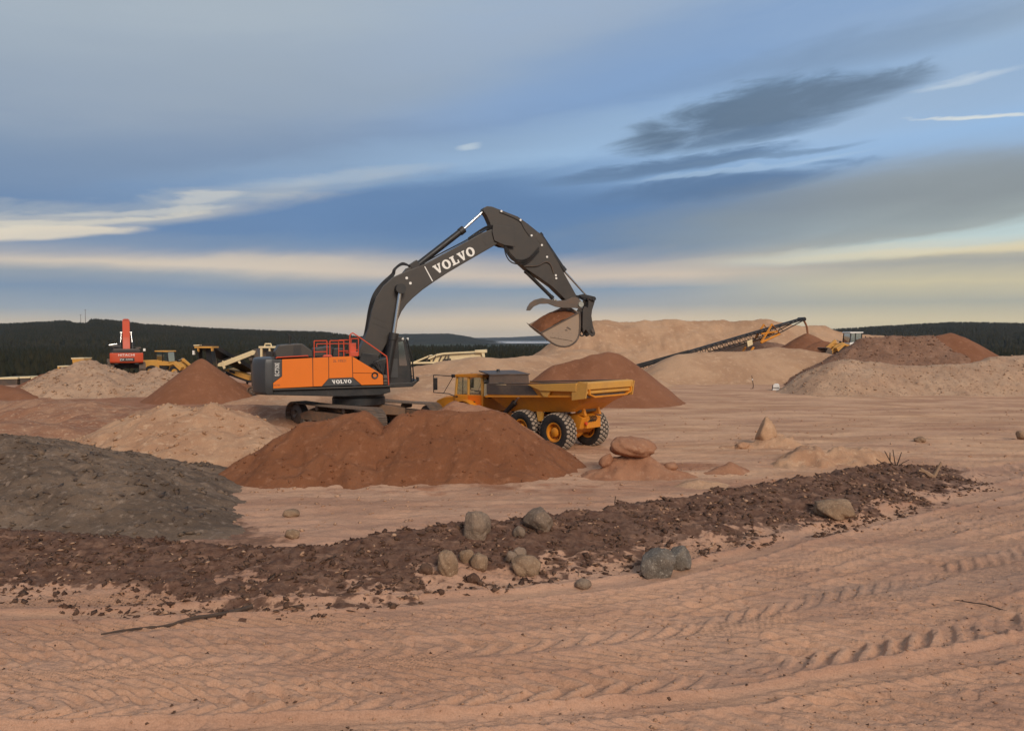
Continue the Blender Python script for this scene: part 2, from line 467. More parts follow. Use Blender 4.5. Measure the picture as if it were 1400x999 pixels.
REDP = paint('red_rail_paint', (206, 74, 40), 0.45, 0.15, (160, 90, 60))
REDX = paint('orange_red_paint', (198, 74, 38), 0.5, 0.25, (160, 96, 66))
WHITE = paint('white_paint', (236, 230, 220), 0.5, 0.1, (190, 170, 150))
TYRE = paint('tyre_rubber', (34, 31, 30), 0.85, 0.35, (90, 70, 56), 0, 2.5)
TREAD = paint('dusty_tread', (150, 134, 118), 0.95, 0.5, (176, 152, 128), 0, 6.0)
DUMPG = paint('scuffed_grey_steel', (84, 74, 68), 0.5, 0.4, (142, 116, 94), 0.2, 1.2)
CLOTH = paint('dark_cloth', (38, 40, 46), 0.95, 0.0)
SKIN = paint('skin_tone', (196, 150, 122), 0.7, 0.0)
GLASS = glass('cab_glass', (248, 252, 248), 0.66)
GLASSD = glass('dark_cab_glass', (120, 130, 138), -0.25)
MUDDY = paint('mud_caked_steel', (110, 88, 70), 0.8, 0.9, (160, 116, 86), 0.1, 2.2)
BELT = paint('conveyor_belt', (26, 26, 28), 0.8, 0.3, (110, 84, 64))
HOSE = paint('rubber_hose', (24, 24, 25), 0.55, 0.1)

# ------------------------------------------------------------------ ground height
RIDGE = [(-260, 706, .38), (-60, 722, .40), (150, 738, .38), (330, 752, .32), (450, 750, .38), (540, 727, .50), (650, 714, .52), (760, 708, .52),
         (860, 694, .50), (960, 678, .55), (1060, 661, .58), (1140, 646, .58), (1210, 634, .46), (1275, 640, .12)]
RIDGE = [(*G(px, py, z)[:2], z) for px, py, z in RIDGE]
def ridge_field(x, y):
    """signed across-distance (+ = camera side) and crest height of the dark soil windrow"""
    best = np.full(x.shape, 1e9); hh = np.zeros(x.shape); sg = np.ones(x.shape)
    for (x0, y0, z0), (x1, y1, z1) in zip(RIDGE[:-1], RIDGE[1:]):
        ex, ey = x1 - x0, y1 - y0; L2 = ex * ex + ey * ey
        t = np.clip(((x - x0) * ex + (y - y0) * ey) / L2, 0, 1)
        qx, qy = x - (x0 + t * ex), y - (y0 + t * ey)
        d = np.hypot(qx, qy); m = d < best
        best = np.where(m, d, best); hh = np.where(m, z0 + t * (z1 - z0), hh)
        sg = np.where(m, np.where(ex * qy - ey * qx < 0, 1.0, -1.0), sg)
    return best * sg, hh
_cx = np.array([-60, -12, -3.9, 0, 2.9, 8.4, 17, 60.]); _c1 = np.array([-3., -1.2, -.6, 0, 1.0, 5.0, 10.8, 38.])
_c0 = np.array([-1., -.5, -.25, 0, .55, 2.3, 5.4, 22.])
def road_v(x, y):
    """across-road coordinate; the wheel tracks are lines of constant v"""
    a = np.interp(x, _cx, _c0); b = np.interp(x, _cx, _c1)
    return 9.1 + (y - 9.1 - a) / (1 + (b - a) / 4.6)
def smooth_c(x, y):
    return road_v(x, y)
TRACKS = [  # v centre, half width, kind, lug pitch, depth
    (13.55, .26, 'smooth', 0, .045), (12.85, .30, 'slant', .34, .055), (12.1, .33, 'slant2', .36, .050), (11.35, .36, 'vee', .42, .050),
    (11.75, .34, 'slant', .24, .040), (12.5, .30, 'slant3', .27, .042), (10.95, .32, 'slant3', .22, .036), (10.15, .30, 'slant', .25, .038), (8.75, .30, 'slant3', .24, .036), (8.05, .34, 'slant', .26, .038), (14.3, .32, 'slant3', .27, .045), (14.9, .34, 'slant', .30, .045), (16.0, .34, 'slant3', .30, .045), (17.3, .36, 'slant', .32, .045), (18.2, .36, 'slant3', .32, .045),
    (10.55, .30, 'slant', .36, .042), (9.75, .40, 'vee', .46, .075), (9.05, .20, 'smooth', 0, .05), (8.45, .36, 'slant2', .38, .045), (7.5, .36, 'vee', .42, .05), (15.4, .32, 'slant', .38, .05), (16.6, .34, 'vee', .44, .05)]
def road_relief(x, y, v):
    """wheel prints and broken crust of the roadway"""
    tz = np.zeros(x.shape); tm = np.zeros(x.shape)
    for i, (vc, w, kind, pitch, dep) in enumerate(TRACKS):
        q = (v - vc) / w
        m = np.clip(1.15 - np.abs(q) ** 3, 0, 1)
        fade = np.clip(0.55 + 1.25 * fbm(x / 2.3 + 9 * i, y / 1.3, 3, 20 + i) + (0.6 if vc == 9.75 else 0) * np.exp(-((x + 0.5) / 2.2) ** 2), 0.0, 1)
        if kind == 'smooth':
            tz -= dep * m * 0.9
            tz += dep * 0.8 * np.exp(-((np.abs(q) - 1.25) / 0.22) ** 2)
        else:
            jit = 0.6 * fbm(x * 1.1, y * 1.6, 3, 40 + i)
            if kind == 'vee': ph = (x + np.abs(v - vc) * 1.15) / pitch
            elif kind == 'slant': ph = (x + (v - vc) * 1.9) / pitch
            elif kind == 'slant3': ph = (x + (v - vc) * 2.6) / pitch
            else: ph = (x + (v - vc) * 1.3) / pitch
            lug = np.sin(2 * np.pi * (ph + jit * 0.35))
            lug = np.tanh(2.6 * lug - 0.5)
            tz += 1.15 * dep * fade * m * (0.55 * lug - 0.25)
            tz += dep * 0.75 * fade * np.exp(-((np.abs(q) - 1.12) / 0.16) ** 2) * (0.6 + 0.8 * perlin(x * 3.1, y * 3.1, 60 + i))
        tm = np.maximum(tm, m * (1.0 if kind == 'smooth' else 0.55) * fade)
    xr = x * 0.50 + y * 0.87; yr = -x * 0.87 + y * 0.50
    xq = -x * 0.15 + y * 0.99; yq = x * 0.99 + y * 0.15
    patch = np.clip(0.5 + 1.5 * fbm(x / 1.9, y / 1.1, 2, 15), 0, 1)
    scuff = patch * ridged(xr * 4.8, yr * 1.9, 2, 16) + (1 - patch) * ridged(xq * 4.4, yq * 1.7, 2, 18)
    scuff = np.clip(scuff - 0.25, 0, 2) * np.clip(0.35 + 1.3 * fbm(x / 1.4, y / 0.9, 3, 19), 0, 1)
    nA_ = perlin(xr * 4.6, yr * 1.9, 21) + 0.35 * perlin(xr * 9, yr * 4, 22); nB_ = perlin(xq * 5.0, yq * 1.8, 23) + 0.35 * perlin(xq * 9, yq * 4, 24)
    msk = np.clip(0.25 + 1.9 * fbm(x / 1.7, y / 0.8, 3, 25), 0, 1); msk2 = np.clip(0.25 + 1.9 * fbm(x / 1.5, y / 0.8, 3, 26), 0, 1)
    crust = 0.8 * msk * (0.016 * np.tanh(nA_ / 0.05) - 0.028 * np.exp(-(nA_ / 0.07) ** 2)) + 0.8 * msk2 * (0.016 * np.tanh(nB_ / 0.05) - 0.028 * np.exp(-(nB_ / 0.07) ** 2))
    rough = 0.030 * scuff + crust + 0.014 * fbm(x * 1.4, y * 2.6, 4, 8) + 0.018 * ridged(x * 2.6 + 0.4 * y, y * 4.2, 2, 12) * (0.5 + fbm(x / 2, y / 2, 2, 14))
    return tz + rough * (1 - 0.55 * tm), tm
def ground_h(x, y, masks=False):
    x = np.asarray(x, float); y = np.asarray(y, float)
    r = np.hypot(x, y)
    far = sstep(118, 190, r + 26 * sstep(-0.40, -0.52, x / np.maximum(r, 1e-3)))
    near = 1 - sstep(60, 110, r)
    z = 0.10 * fbm(x / 9, y / 9, 3, 1) * near
    rd, rh = ridge_field(x, y)
    # roadway in front of the windrow
    wob = 0.22 * fbm(x / 5, y / 5, 2, 4)
    v = road_v(x, y) + wob * 0.5
    roadm = sstep(0.9, 2.4, rd) * (1 - sstep(19, 23, v))
    sel = roadm > 0
    if sel.any():
        hr, tm_ = road_relief(x[sel], y[sel], v[sel])
        z = z.copy(); z[sel] += roadm[sel] * hr
        tm = np.zeros(x.shape); tm[sel] = tm_
    else:
        tm = np.zeros(x.shape)
    # worked flats behind the windrow: ruts running across the view
    beh = (1 - sstep(-0.9, 0.6, rd)) * near
    st = fbm(x / 5.5 + 0.3 * y, y * 0.95 - x * 0.10, 4, 30)
    st2 = fbm(x / 2.2, y * 2.2 - x * 0.2, 3, 33)
    fine_beh = 1 - sstep(24, 60, r)
    z = z + beh * (0.075 * st + 0.05 * st2 * fine_beh + 0.05 * ridged(x * 0.7, y * 1.9, 3, 36) * fine_beh)
    # dark windrow, gentler towards the camera
    wid = np.where(rd > 0, 2.6, 0.95) * (0.75 + 0.55 * rh)
    rn = rd + 0.35 * fbm(x * 0.9, y * 0.9, 3, 50)
    prof = np.clip(1 - np.abs(rn) / wid, 0, 1)
    prof = prof ** 1.15
    lump = 0.10 * fbm(x * 1.6, y * 1.6, 4, 55) + 0.05 * ridged(x * 2.2, y * 3.1, 3, 58)
    near_r = (1 - sstep(30, 45, r))
    z = z + near_r * (rh * prof + lump * sstep(0.0, 0.35, prof))
    # the floor falls away beyond the pit
    z = z * (1 - far) + far * (-12.0 + 1.5 * fbm(x / 60, y / 60, 2, 70))
    if not masks: return z
    edge = rn + 1.25 * fbm(x * 0.7, y * 0.9, 4, 81) + 0.9 * fbm(x * 3.2, y * 5.5, 4, 85)
    lim = 1.5 + 1.8 * rh
    dark = np.where(rn > 0, 1 - sstep(lim * 0.55, lim * 1.25, edge), 1 - sstep(0.30, 0.85, -rn + 0.25 * fbm(x * 2, y * 2, 3, 83)))
    dark = dark * near_r * sstep(0.02, 0.2, rh)
    # reddish spill between the heaps on the left half
    red = sstep(3.0, -3.5, x + 2.5 * fbm(x / 6, y / 6, 3, 90)) * sstep(25.0, 30.0, y + 3 * fbm(x / 3, y / 3, 3, 91)) * near
    red = np.maximum(red, 0.85 * np.exp(-(((x + 1.0) / 7.5) ** 2 + ((y - 23.2) / 1.1) ** 2)) * (0.5 + fbm(x * .8, y * 1.6, 3, 93)))
    red = np.maximum(red, 0.9 * np.exp(-(((x - 5.5) / 3.0) ** 2 + ((y - 27.2) / 0.9) ** 2)))
    red = np.maximum(red, beh * sstep(0.1, 0.6, fbm(x / 12, y / 1.9 - x * 0.06, 3, 95)) * 0.40)
    for (ax, ay, bx, by) in SILT_EDGE:
        ex_, ey_ = bx - ax, by - ay
        t_ = np.clip(((x - ax) * ex_ + (y - ay) * ey_) / (ex_ * ex_ + ey_ * ey_), 0, 1)
        ds = np.hypot(x - ax - t_ * ex_, y - ay - t_ * ey_)
        dark = np.maximum(dark, 0.52 * (1 - sstep(0.2, 1.6, ds + 0.8 * fbm(x * 1.6, y * 2.4, 4, 101))) * near_r)
    red = np.clip(red, 0, 1) * (1 - dark)
    # dull greyish patches on the road at right, smooth pressed tracks
    grey = roadm * sstep(0.05, 0.5, fbm(x / 4.5, y / 1.6, 3, 97)) * sstep(1.0, 4.0, x) * 0.8
    plain = beh * (1 - red) * (1 - dark) * sstep(17, 30, y) * (0.75 + 0.5 * fbm(x / 9, y / 2.4 - x * 0.05, 3, 99))
    return z, np.stack([dark, red, np.clip(tm * roadm, 0, 1), np.clip(np.where(far > 0.01, 0, grey), 0, 1)], -1), np.clip(plain, 0, 1)

_se = [G(345, 742), G(315, 728), G(250, 690), G(180, 655), G(120, 628)]
SILT_EDGE = [(a_.x, a_.y, b_.x, b_.y) for a_, b_ in zip(_se[:-1], _se[1:])]
def gz(x, y):
    return float(ground_h(np.array([x]), np.array([y]))[0])

# ------------------------------------------------------------------ ground sheet (one mesh to the horizon)
def make_ground():
    a_in = np.linspace(R(-41), R(41), 1080)
    a_out = np.linspace(R(41), R(319), 46)[1:-1]
    ang = np.concatenate([a_in, a_out])
    rows_px = np.linspace(1120, 535, 600)
    r_mid = CAM_H / ((rows_px - 464) / 1000.0)
    r0 = np.linspace(0.05, r_mid[0], 9)[:-1]
    r1 = r_mid[-1] * (9000.0 / r_mid[-1]) ** (np.linspace(0, 1, 46)[1:])
    rr_ = np.concatenate([r0, r_mid, r1])
    A, Rr = np.meshgrid(ang, rr_)
    X = Rr * np.sin(A); Y = Rr * np.cos(A)
    Z, M, PLN = ground_h(X, Y, True)
    me, _ = grid_mesh('ground', X, Y, Z, wrap=True)
    at = me.color_attributes.new('zones', 'FLOAT_COLOR', 'POINT')
    at.data.foreach_set('color', M.reshape(-1).astype(np.float32))
    at2 = me.attributes.new('plain', 'FLOAT', 'POINT'); at2.data.foreach_set('value', PLN.reshape(-1).astype(np.float32))
    # far forest floor is the alpha channel; faces run clockwise in angle -> flip so normals look up
    me.flip_normals()
    o = link(bpy.data.objects.new('ground', me))
    o['kind'] = 'structure'
    m, t, b = mat_new('pit_floor')
    zn = t.new('ShaderNodeAttribute', attribute_name='zones')
    sp = t.new('ShaderNodeSeparateColor'); t.l.new(zn.outputs['Color'], sp.inputs[0])
    dark, red, trk = sp.outputs; alp = zn.outputs['Alpha']
    pos = t.new('ShaderNodeNewGeometry').outputs['Position']
    mp = t.new('ShaderNodeMapping'); t.l.new(pos, mp.inputs[0]); mp.inputs['Scale'].default_value = (0.32, 1.0, 1.0); mp.inputs['Rotation'].default_value = (0, 0, R(-9))
    nS = t.noise(mp.outputs[0], 0.55, 5, 0.6, 0.5)
    nA = t.noise(pos, 0.8, 5, 0.6, 0.4)
    nB = t.noise(pos, 5.0, 5, 0.65)
    nC = t.noise(pos, 45, 3, 0.7)
    sand = t.mix(t.mapr(nS, 0.36, 0.66), rgb(188, 145, 118), rgb(168, 126, 102))
    sand = t.mix(t.math('MULTIPLY', t.mapr(nB, 0.5, 0.75), 0.6), sand, rgb(160, 120, 96))
    sand = t.mix(t.math('MULTIPLY', trk, 0.55), sand, rgb(196, 152, 120))
    pln = t.new('ShaderNodeAttribute', attribute_name='plain').outputs['Fac']
    sand = t.mix(t.math('MULTIPLY', pln, 0.85), sand, t.mix(t.mapr(nS, 0.38, 0.62), rgb(216, 170, 132), rgb(186, 140, 106)))
    redc = t.mix(t.mapr(nA, 0.35, 0.65), rgb(166, 116, 88), rgb(142, 96, 70))
    col = t.mix(t.math('MULTIPLY', t.mapr(t.math('ADD', red, t.math('MULTIPLY', t.math('SUBTRACT', nB, 0.5), 0.6)), 0.2, 0.75), 0.9), sand, redc)
    dk = t.mix(t.mapr(nB, 0.35, 0.7), rgb(92, 65, 52), rgb(120, 90, 73))
    dk = t.mix(t.math('MULTIPLY', t.mapr(t.noise(mp.outputs[0], 3.0, 5, 0.7, 0.6), 0.52, 0.68), 0.55), dk, rgb(160, 122, 98))
    col = t.mix(t.mapr(t.math('ADD', dark, t.math('MULTIPLY', t.math('SUBTRACT', nB, 0.5), 0.55)), 0.30, 0.62), col, dk)
    sepP = t.new('ShaderNodeSeparateXYZ'); t.l.new(pos, sepP.inputs[0])
    dist = t.math('SQRT', t.math('ADD', t.math('MULTIPLY', sepP.outputs[0], sepP.outputs[0]), t.math('MULTIPLY', sepP.outputs[1], sepP.outputs[1])))
    farm = t.mapr(t.math('ADD', dist, t.math('MULTIPLY', t.mapr(t.math('DIVIDE', sepP.outputs[0], dist), -0.40, -0.52), 26.0)), 122, 160)
    greym = t.math('MULTIPLY', alp, t.math('SUBTRACT', 1.0, farm))
    col = t.mix(t.math('MULTIPLY', greym, 0.6), col, rgb(156, 126, 108))
    col = t.mix(0.5, col, t.ramp(nC, [(0.30, (0.34, 0.34, 0.34, 1)), (0.5, (0.5, 0.5, 0.5, 1)), (0.7, (0.64, 0.64, 0.64, 1))]), 'OVERLAY')
    col = t.mix(farm, col, rgb(58, 62, 44))
    h = t.math('ADD', t.math('MULTIPLY', t.noise(pos, 9.0, 5, 0.65), 0.45), t.math('MULTIPLY', nC, 0.16))
    h = t.math('ADD', h, t.math('MULTIPLY', t.mapr(t.noise(mp.outputs[0], 14.0, 4, 0.7, 0.8), 0.45, 0.6), 0.25))
    mp2 = t.new('ShaderNodeMapping'); t.l.new(pos, mp2.inputs[0]); mp2.inputs['Scale'].default_value = (0.45, 1.0, 1.0); mp2.inputs['Rotation'].default_value = (0, 0, R(24))
    rg = t.new('ShaderNodeTexNoise', noise_type='RIDGED_MULTIFRACTAL'); t.l.new(mp2.outputs[0], rg.inputs['Vector'])
    rg.inputs['Scale'].default_value = 7.0; rg.inputs['Detail'].default_value = 4; rg.inputs['Roughness'].default_value = 0.6; rg.inputs['Distortion'].default_value = 0.6
    crk = t.math('MULTIPLY', t.mapr(rg.outputs[0], 0.35, 1.1), t.mapr(t.noise(pos, 1.1, 3), 0.42, 0.62))
    h = t.math('SUBTRACT', h, t.math('MULTIPLY', crk, 0.22))
    bp = t.new('ShaderNodeBump'); bp.inputs['Strength'].default_value = 0.5; bp.inputs['Distance'].default_value = 0.06
    t.l.new(h, bp.inputs['Height'])
    t.l.new(col, b.inputs['Base Color']); t.l.new(bp.outputs[0], b.inputs['Normal'])
    b.inputs['Roughness'].default_value = 0.95; b.inputs['Specular IOR Level'].default_value = 0.12
    me.materials.append(m)
    return o
make_ground()

# ------------------------------------------------------------------ hills, forest, lake
FORESTM, _t, _b = mat_new('forest_canopy')
_pos = _t.new('ShaderNodeNewGeometry').outputs['Position']
_n = _t.noise(_pos, 0.012, 4, 0.6); _n2 = _t.noise(_pos, 0.35, 3, 0.7)
_c = _t.mix(_t.mapr(_n, 0.35, 0.65), rgb(40, 40, 28), rgb(54, 48, 32))
_c = _t.mix(_t.math('MULTIPLY', _t.mapr(_n2, 0.4, 0.7), 0.6), _c, rgb(34, 38, 30))
_t.l.new(_c, _b.inputs['Base Color']); _b.inputs['Roughness'].default_value = 0.95; _b.inputs['Specular IOR Level'].default_value = 0.1
def skyline(pts):
    xs = np.array([p[0] for p in pts], float); ys = np.array([p[1] for p in pts], float)
    return lambda px: np.interp(px, xs, ys)
def hill(name, pts, D, d0, d1, px0, px1, foot=-13.0, ncol=220, nrow=46, tall=8.0, seed=0, bumpy=0.0):
    """a wooded hill whose crest stands at distance D; pts give its skyline"""
    f = skyline(pts)
    px = np.linspace(px0, px1, ncol); dd_ = np.linspace(d0, d1, nrow)
    PX, DD = np.meshgrid(px, dd_)
    X = (PX - 700) / 1000.0 * DD; Y = DD
    top = CAM_H + (464 - f(PX)) / 1000.0 * D - tall
    prof = np.where(DD < D, sstep(d0, D, DD) ** 0.8, 1 - 0.9 * sstep(D, d1, DD))
    endf = sstep(px0, px0 + 60, PX) * (1 - sstep(px1 - 60, px1, PX))
    Z = foot + (top - foot) * prof * endf
    Z += (2.5 * fbm(X / 170, Y / 170, 3, seed) * (1 - np.exp(-((DD - D) / (0.25 * D)) ** 2))) * endf
    if bumpy: Z += bumpy * np.abs(fbm(X / (D * 0.009), Y / (D * 0.02), 3, seed + 4))
    me, _ = grid_mesh(name, X, Y, Z)
    me.materials.append(FORESTM)
    o = link(bpy.data.objects.new(name, me)); o['kind'] = 'structure'
    def zf(x, y):
        # height of the hill under a point (bilinear on the grid parameters)
        p = 700 + 1000 * x / y
        i = np.clip((p - px0) / (px1 - px0) * (ncol - 1), 0, ncol - 1.001); j = np.clip((y - d0) / (d1 - d0) * (nrow - 1), 0, nrow - 1.001)
        i0 = i.astype(int); j0 = j.astype(int); fi = i - i0; fj = j - j0
        return (Z[j0, i0] * (1 - fi) + Z[j0, i0 + 1] * fi) * (1 - fj) + (Z[j0 + 1, i0] * (1 - fi) + Z[j0 + 1, i0 + 1] * fi) * fj
    return zf
def forest(name, label, xs, ys, zs, hmin, hmax, tiers=3, sides=6, wid=0.30, seed=1):
    """many small conifers and broad crowns, one mass"""
    rs = np.random.RandomState(seed); n = len(xs)
    hgt = rs.uniform(hmin, hmax, n); rad = hgt * wid * rs.uniform(0.7, 1.3, n)
    vv = []; per = tiers * (sides + 1)
    co = np.zeros((n, per, 3), np.float32); tri = []
    for t in range(tiers):
        zb = 0.10 + 0.28 * t if tiers > 1 else 0.1
        ztop = min(1.0, zb + 0.52) if t < tiers - 1 else 1.0
        rt = 1.0 - 0.28 * t if tiers > 1 else 1.0
        base = t * (sides + 1)
        co[:, base, 0] = xs + rs.normal(0, 0.03, n) * hgt; co[:, base, 1] = ys; co[:, base, 2] = zs + hgt * ztop
        rot = rs.uniform(0, 6.28, n)
        for k in range(sides):
            a = rot + 2 * math.pi * k / sides
            rk = rad * rt * rs.uniform(0.6, 1.25, n)
            co[:, base + 1 + k, 0] = xs + np.cos(a) * rk; co[:, base + 1 + k, 1] = ys + np.sin(a) * rk
            co[:, base + 1 + k, 2] = zs + hgt * (zb + rs.uniform(-0.05, 0.05, n))
            tri.append((base, base + 1 + k, base + 1 + (k + 1) % sides))
    tri = np.array(tri)
    T = (np.arange(n)[:, None, None] * per + tri[None]).reshape(-1, 3)
    me = raw_mesh(name, co.reshape(-1, 3), T)
    me.materials.append(FORESTM)
    o = link(bpy.data.objects.new(name, me))
    tag(o, label, 'forest', kind='stuff')
    return o
LEFT_SKY = [(-700, 452), (-300, 447), (0, 444), (60, 441), (94, 439), (101, 442.5), (119, 442.5), (126, 437), (150, 438.5), (200, 444), (300, 450), (380, 453), (440, 454), (480, 459), (520, 466), (600, 474)]
RIGHT_SKY = [(1020, 462), (1080, 455), (1135, 451), (1200, 447), (1300, 441.5), (1350, 442), (1400, 443), (1700, 446), (2200, 452)]
zl = hill('hill_left', LEFT_SKY, 1500, 620, 2300, -700, 600, tall=6.5, seed=3)
zr = hill('hill_right', RIGHT_SKY, 1700, 640, 2500, 1020, 2200, tall=6.5, seed=5)
hill('hill_middle', [(420, 466), (500, 459), (545, 456.5), (615, 456), (635, 459), (656, 463.5), (680, 466.5), (720, 468)], 3000, 2450, 3900, 400, 720, tall=0.5, seed=7, bumpy=3.0)
hill('hill_far', [(560, 465), (640, 462), (700, 461), (745, 458.5), (800, 459), (900, 460), (1000, 459.5), (1150, 460)], 7000, 6300, 8200, 540, 1260, foot=-11, tall=1.0, seed=9, bumpy=5.0)
_rs = np.random.RandomState(21)
def sprinkle(n, px0, px1, d0, d1, pw=1.0):
    d = d0 + (d1 - d0) * _rs.uniform(0, 1, n) ** pw
    p = _rs.uniform(px0, px1, n)
    return (p - 700) / 1000 * d, d
x, y = sprinkle(9000, -350, 1750, 165, 520, 0.8)
forest('forest_floor_wood', 'dark evergreen wood beginning just beyond the sand pit', x, y, ground_h(x, y) - 0.3, 9, 13, 3, 6, 0.24, 2)
x, y = sprinkle(10000, -500, 1900, 480, 1000, 1.0)
zz = ground_h(x, y)
p = 700 + 1000 * x / y
zz = np.where((p < 560) & (y > 640), np.maximum(zz, zl(x, y)), zz); zz = np.where((p > 1060) & (y > 660), np.maximum(zz, zr(x, y)), zz)
forest('far_wood', 'distant band of dark wood in front of the lake and hills', x, y, zz - 0.3, 8, 12, 2, 5, 0.3, 3)
x, y = sprinkle(22000, -600, 540, 900, 1620, 1.0); forest('hillside_wood_left', 'forest covering the long hill on the left horizon', x, y, zl(x, y) - 1, 7, 10.5, 2, 4, 0.36, 4)
x, y = sprinkle(15000, 1060, 2000, 900, 1800, 1.0); forest('hillside_wood_right', 'forest covering the low hill on the right horizon', x, y, zr(x, y) - 1, 7, 10.5, 2, 4, 0.36, 5)
# lake
lm, lt, lb = mat_new('lake_water')
lb.inputs['Base Color'].default_value = rgb(120, 140, 160); lb.inputs['Roughness'].default_value = 0.12; lb.inputs['Specular IOR Level'].default_value = 0.9
lw_ = lt.new('ShaderNodeBump'); lw_.inputs['Strength'].default_value = 0.05
lt.l.new(lt.noise(lt.new('ShaderNodeNewGeometry').outputs['Position'], 0.2, 3), lw_.inputs['Height']); lt.l.new(lw_.outputs[0], lb.inputs['Normal'])
shore = [(655, 2700), (668, 2480), (700, 2400), (760, 2420), (820, 2600), (900, 3600), (900, 6400), (690, 6400), (662, 4200)]
lake = MB().add([((px - 700) / 1000 * d, d, -8.5) for px, d in shore], [list(range(len(shore)))]).build('lake', lm)
lake['kind'] = 'structure'

# ------------------------------------------------------------------ heaps
HEAPS = {}
def heap(name, label, mat, lines, slope, res, rough=0.06, rscale=1.2, gully=0.0, rnd=0.5, toe=0.25, seed=0, lump=0.0, cat='sand heap', group='heaps of sand and gravel in the pit'):
    """heap from crest lines: each line = [(px, py, D[, slope])...]; sides fall at about the given slope"""
    res = res * 1.28
    segs = []
    for ln in lines:
        pts = [(*P(q[0], q[1], q[2]), q[3] if len(q) > 3 else slope) for q in ln]
        if len(pts) == 1: pts = pts * 2
        segs += list(zip(pts[:-1], pts[1:]))
    xs = [q[0] for s in segs for q in s]; ys = [q[1] for s in segs for q in s]
    mg = max(q[2] / q[3] for s in segs for q in s) * 1.25 + 0.8
    x0, x1, y0, y1 = min(xs) - mg, max(xs) + mg, min(ys) - mg, max(ys) + mg
    X, Y = np.meshgrid(np.arange(x0, x1, res), np.arange(y0, y1, res))
    wx = X + rough * 3.0 * fbm(X / rscale / 2, Y / rscale / 2, 3, seed + 1)
    wy = Y + rough * 3.0 * fbm(X / rscale / 2, Y / rscale / 2, 3, seed + 2)
    K = 15.0
    acc = np.zeros(X.shape); 
    for a, b in segs:
        ex, ey = b[0] - a[0], b[1] - a[1]; L2 = ex * ex + ey * ey + 1e-9
        t = np.clip(((wx - a[0]) * ex + (wy - a[1]) * ey) / L2, 0, 1)
        ddx, ddy = wx - a[0] - t * ex, wy - a[1] - t * ey
        d = np.hypot(ddx, ddy)
        if gully:
            th = np.arctan2(ddy, ddx)
            u = np.where(L2 > 0.01, t * math.sqrt(L2), 0) + th * 1.2
            d = d * (1 + gully * perlin(u * 1.6, d * 0.25, seed + 7))
        d = np.sqrt(d * d + rnd * rnd) - rnd
        h = a[2] + t * (b[2] - a[2]) - (a[3] + t * (b[3] - a[3])) * d
        acc += np.exp(np.clip(K * (h - 4.0), -90, 90))
    H = np.log(acc + 1e-38) / K + 4.0 - 0.05
    # concave toe
    H = np.where(H > 0, H, H * 0.5)
    H = H + toe * np.exp(-np.abs(H - 0.05) / 0.35) * 0.35
    up = sstep(-0.1, 0.6, H)
    H = H + up * (rough * fbm(X / rscale, Y / rscale, 5, seed + 11) + lump * ridged(X / rscale * 1.7, Y / rscale * 1.7, 3, seed + 13))
    gh = ground_h(X, Y)
    H = H + np.clip(gh, -0.1, 0.6) * (1 - sstep(0, 1.5, H)) * 0.6
    keep = H > gh - 0.12
    H = np.maximum(H, gh - 0.5)
    cx, cy = float(np.mean(xs)), float(np.mean(ys))
    me, _ = grid_mesh(name, X - cx, Y - cy, H, keep)
    me.materials.append(mat)
    o = link(bpy.data.objects.new(name, me)); o.location = (cx, cy, 0)
    tag(o, label, cat, group)
    HEAPS[name + str(seed)] = (X, Y, H, x0, y0, res)
    return (X, Y, H, x0, y0, res)
def hz(h, x, y):
    X, Y, H, x0, y0, res = h
    i = int(round((y - y0) / res)); j = int(round((x - x0) / res))
    return float(H[min(max(i, 0), H.shape[0] - 1), min(max(j, 0), H.shape[1] - 1)])

hA = heap('sand_heap', 'red-brown sand heap in front of the big excavator, left of the two', BROWN, [[(318, 652, 24.8), (350, 628, 25.4), (385, 600, 26.0), (414, 579, 26.4), (440, 574, 26.5), (462, 572, 26.6), (481, 564.5, 26.7), (491, 563.5, 26.7, .95), (500, 574, 26.6, 1.25), (508, 588, 26.5, 1.3)], [(488, 590, 25.8), (470, 625, 25.0), (440, 645, 24.6)]], 0.74, 0.045, 0.11, 0.9, 0.22, 0.28, 0.3, 1, 0.032)
hA2 = heap('sand_heap', 'red-brown sand heap in front of the dump truck cab, right of the two', BROWN, [[(526, 592, 26.6, 1.3), (540, 577, 26.8, 1.2), (552, 567, 26.9, .95), (577, 562.5, 27), (611, 562, 27), (640, 563, 27), (668, 561, 27), (684, 565, 26.9), (694, 575, 26.8)], [(600, 600, 25.8), (590, 640, 24.8)], [(690, 622, 25.6), (740, 636, 26.0)]], 0.80, 0.045, 0.11, 0.9, 0.20, 0.30, 0.3, 2, 0.032)
heap('sand_heap', 'low pale brown spill between the right track and the truck cab', LUMP, [[(610, 555, 30), (622, 548.5, 30.2), (634, 551, 30.2), (655, 556, 30), (676, 559, 29.8)]], 0.8, 0.05, 0.07, 0.8, 0.15, 0.25, 0.25, 28, 0.03)
hB = heap('sand_heap', 'pale yellowish sand heap with clods left of the big excavator', SAND, [[(150, 600, 30.5), (178, 576, 31), (203, 562, 31), (225, 554, 31), (250, 559, 31), (288, 553, 31), (320, 564, 31), (345, 580, 30.5), (362, 597, 29.5)], [(250, 585, 29.5), (240, 620, 28)]], 0.56, 0.055, 0.13, 1.0, 0.15, 0.6, 0.3, 3, 0.04)
hS = heap('silt_heap', 'dark grey silt bank at the left edge in front of the pale heap', SILT, [[(-330, 570, 26), (-150, 588, 24.5), (0, 601, 23.2), (60, 616, 22.4), (110, 638, 21.2), (160, 664, 20), (215, 700, 18.7), (262, 722, 18)]], 0.31, 0.045, 0.15, 0.8, 0.25, 0.8, 0.15, 4, 0.075)
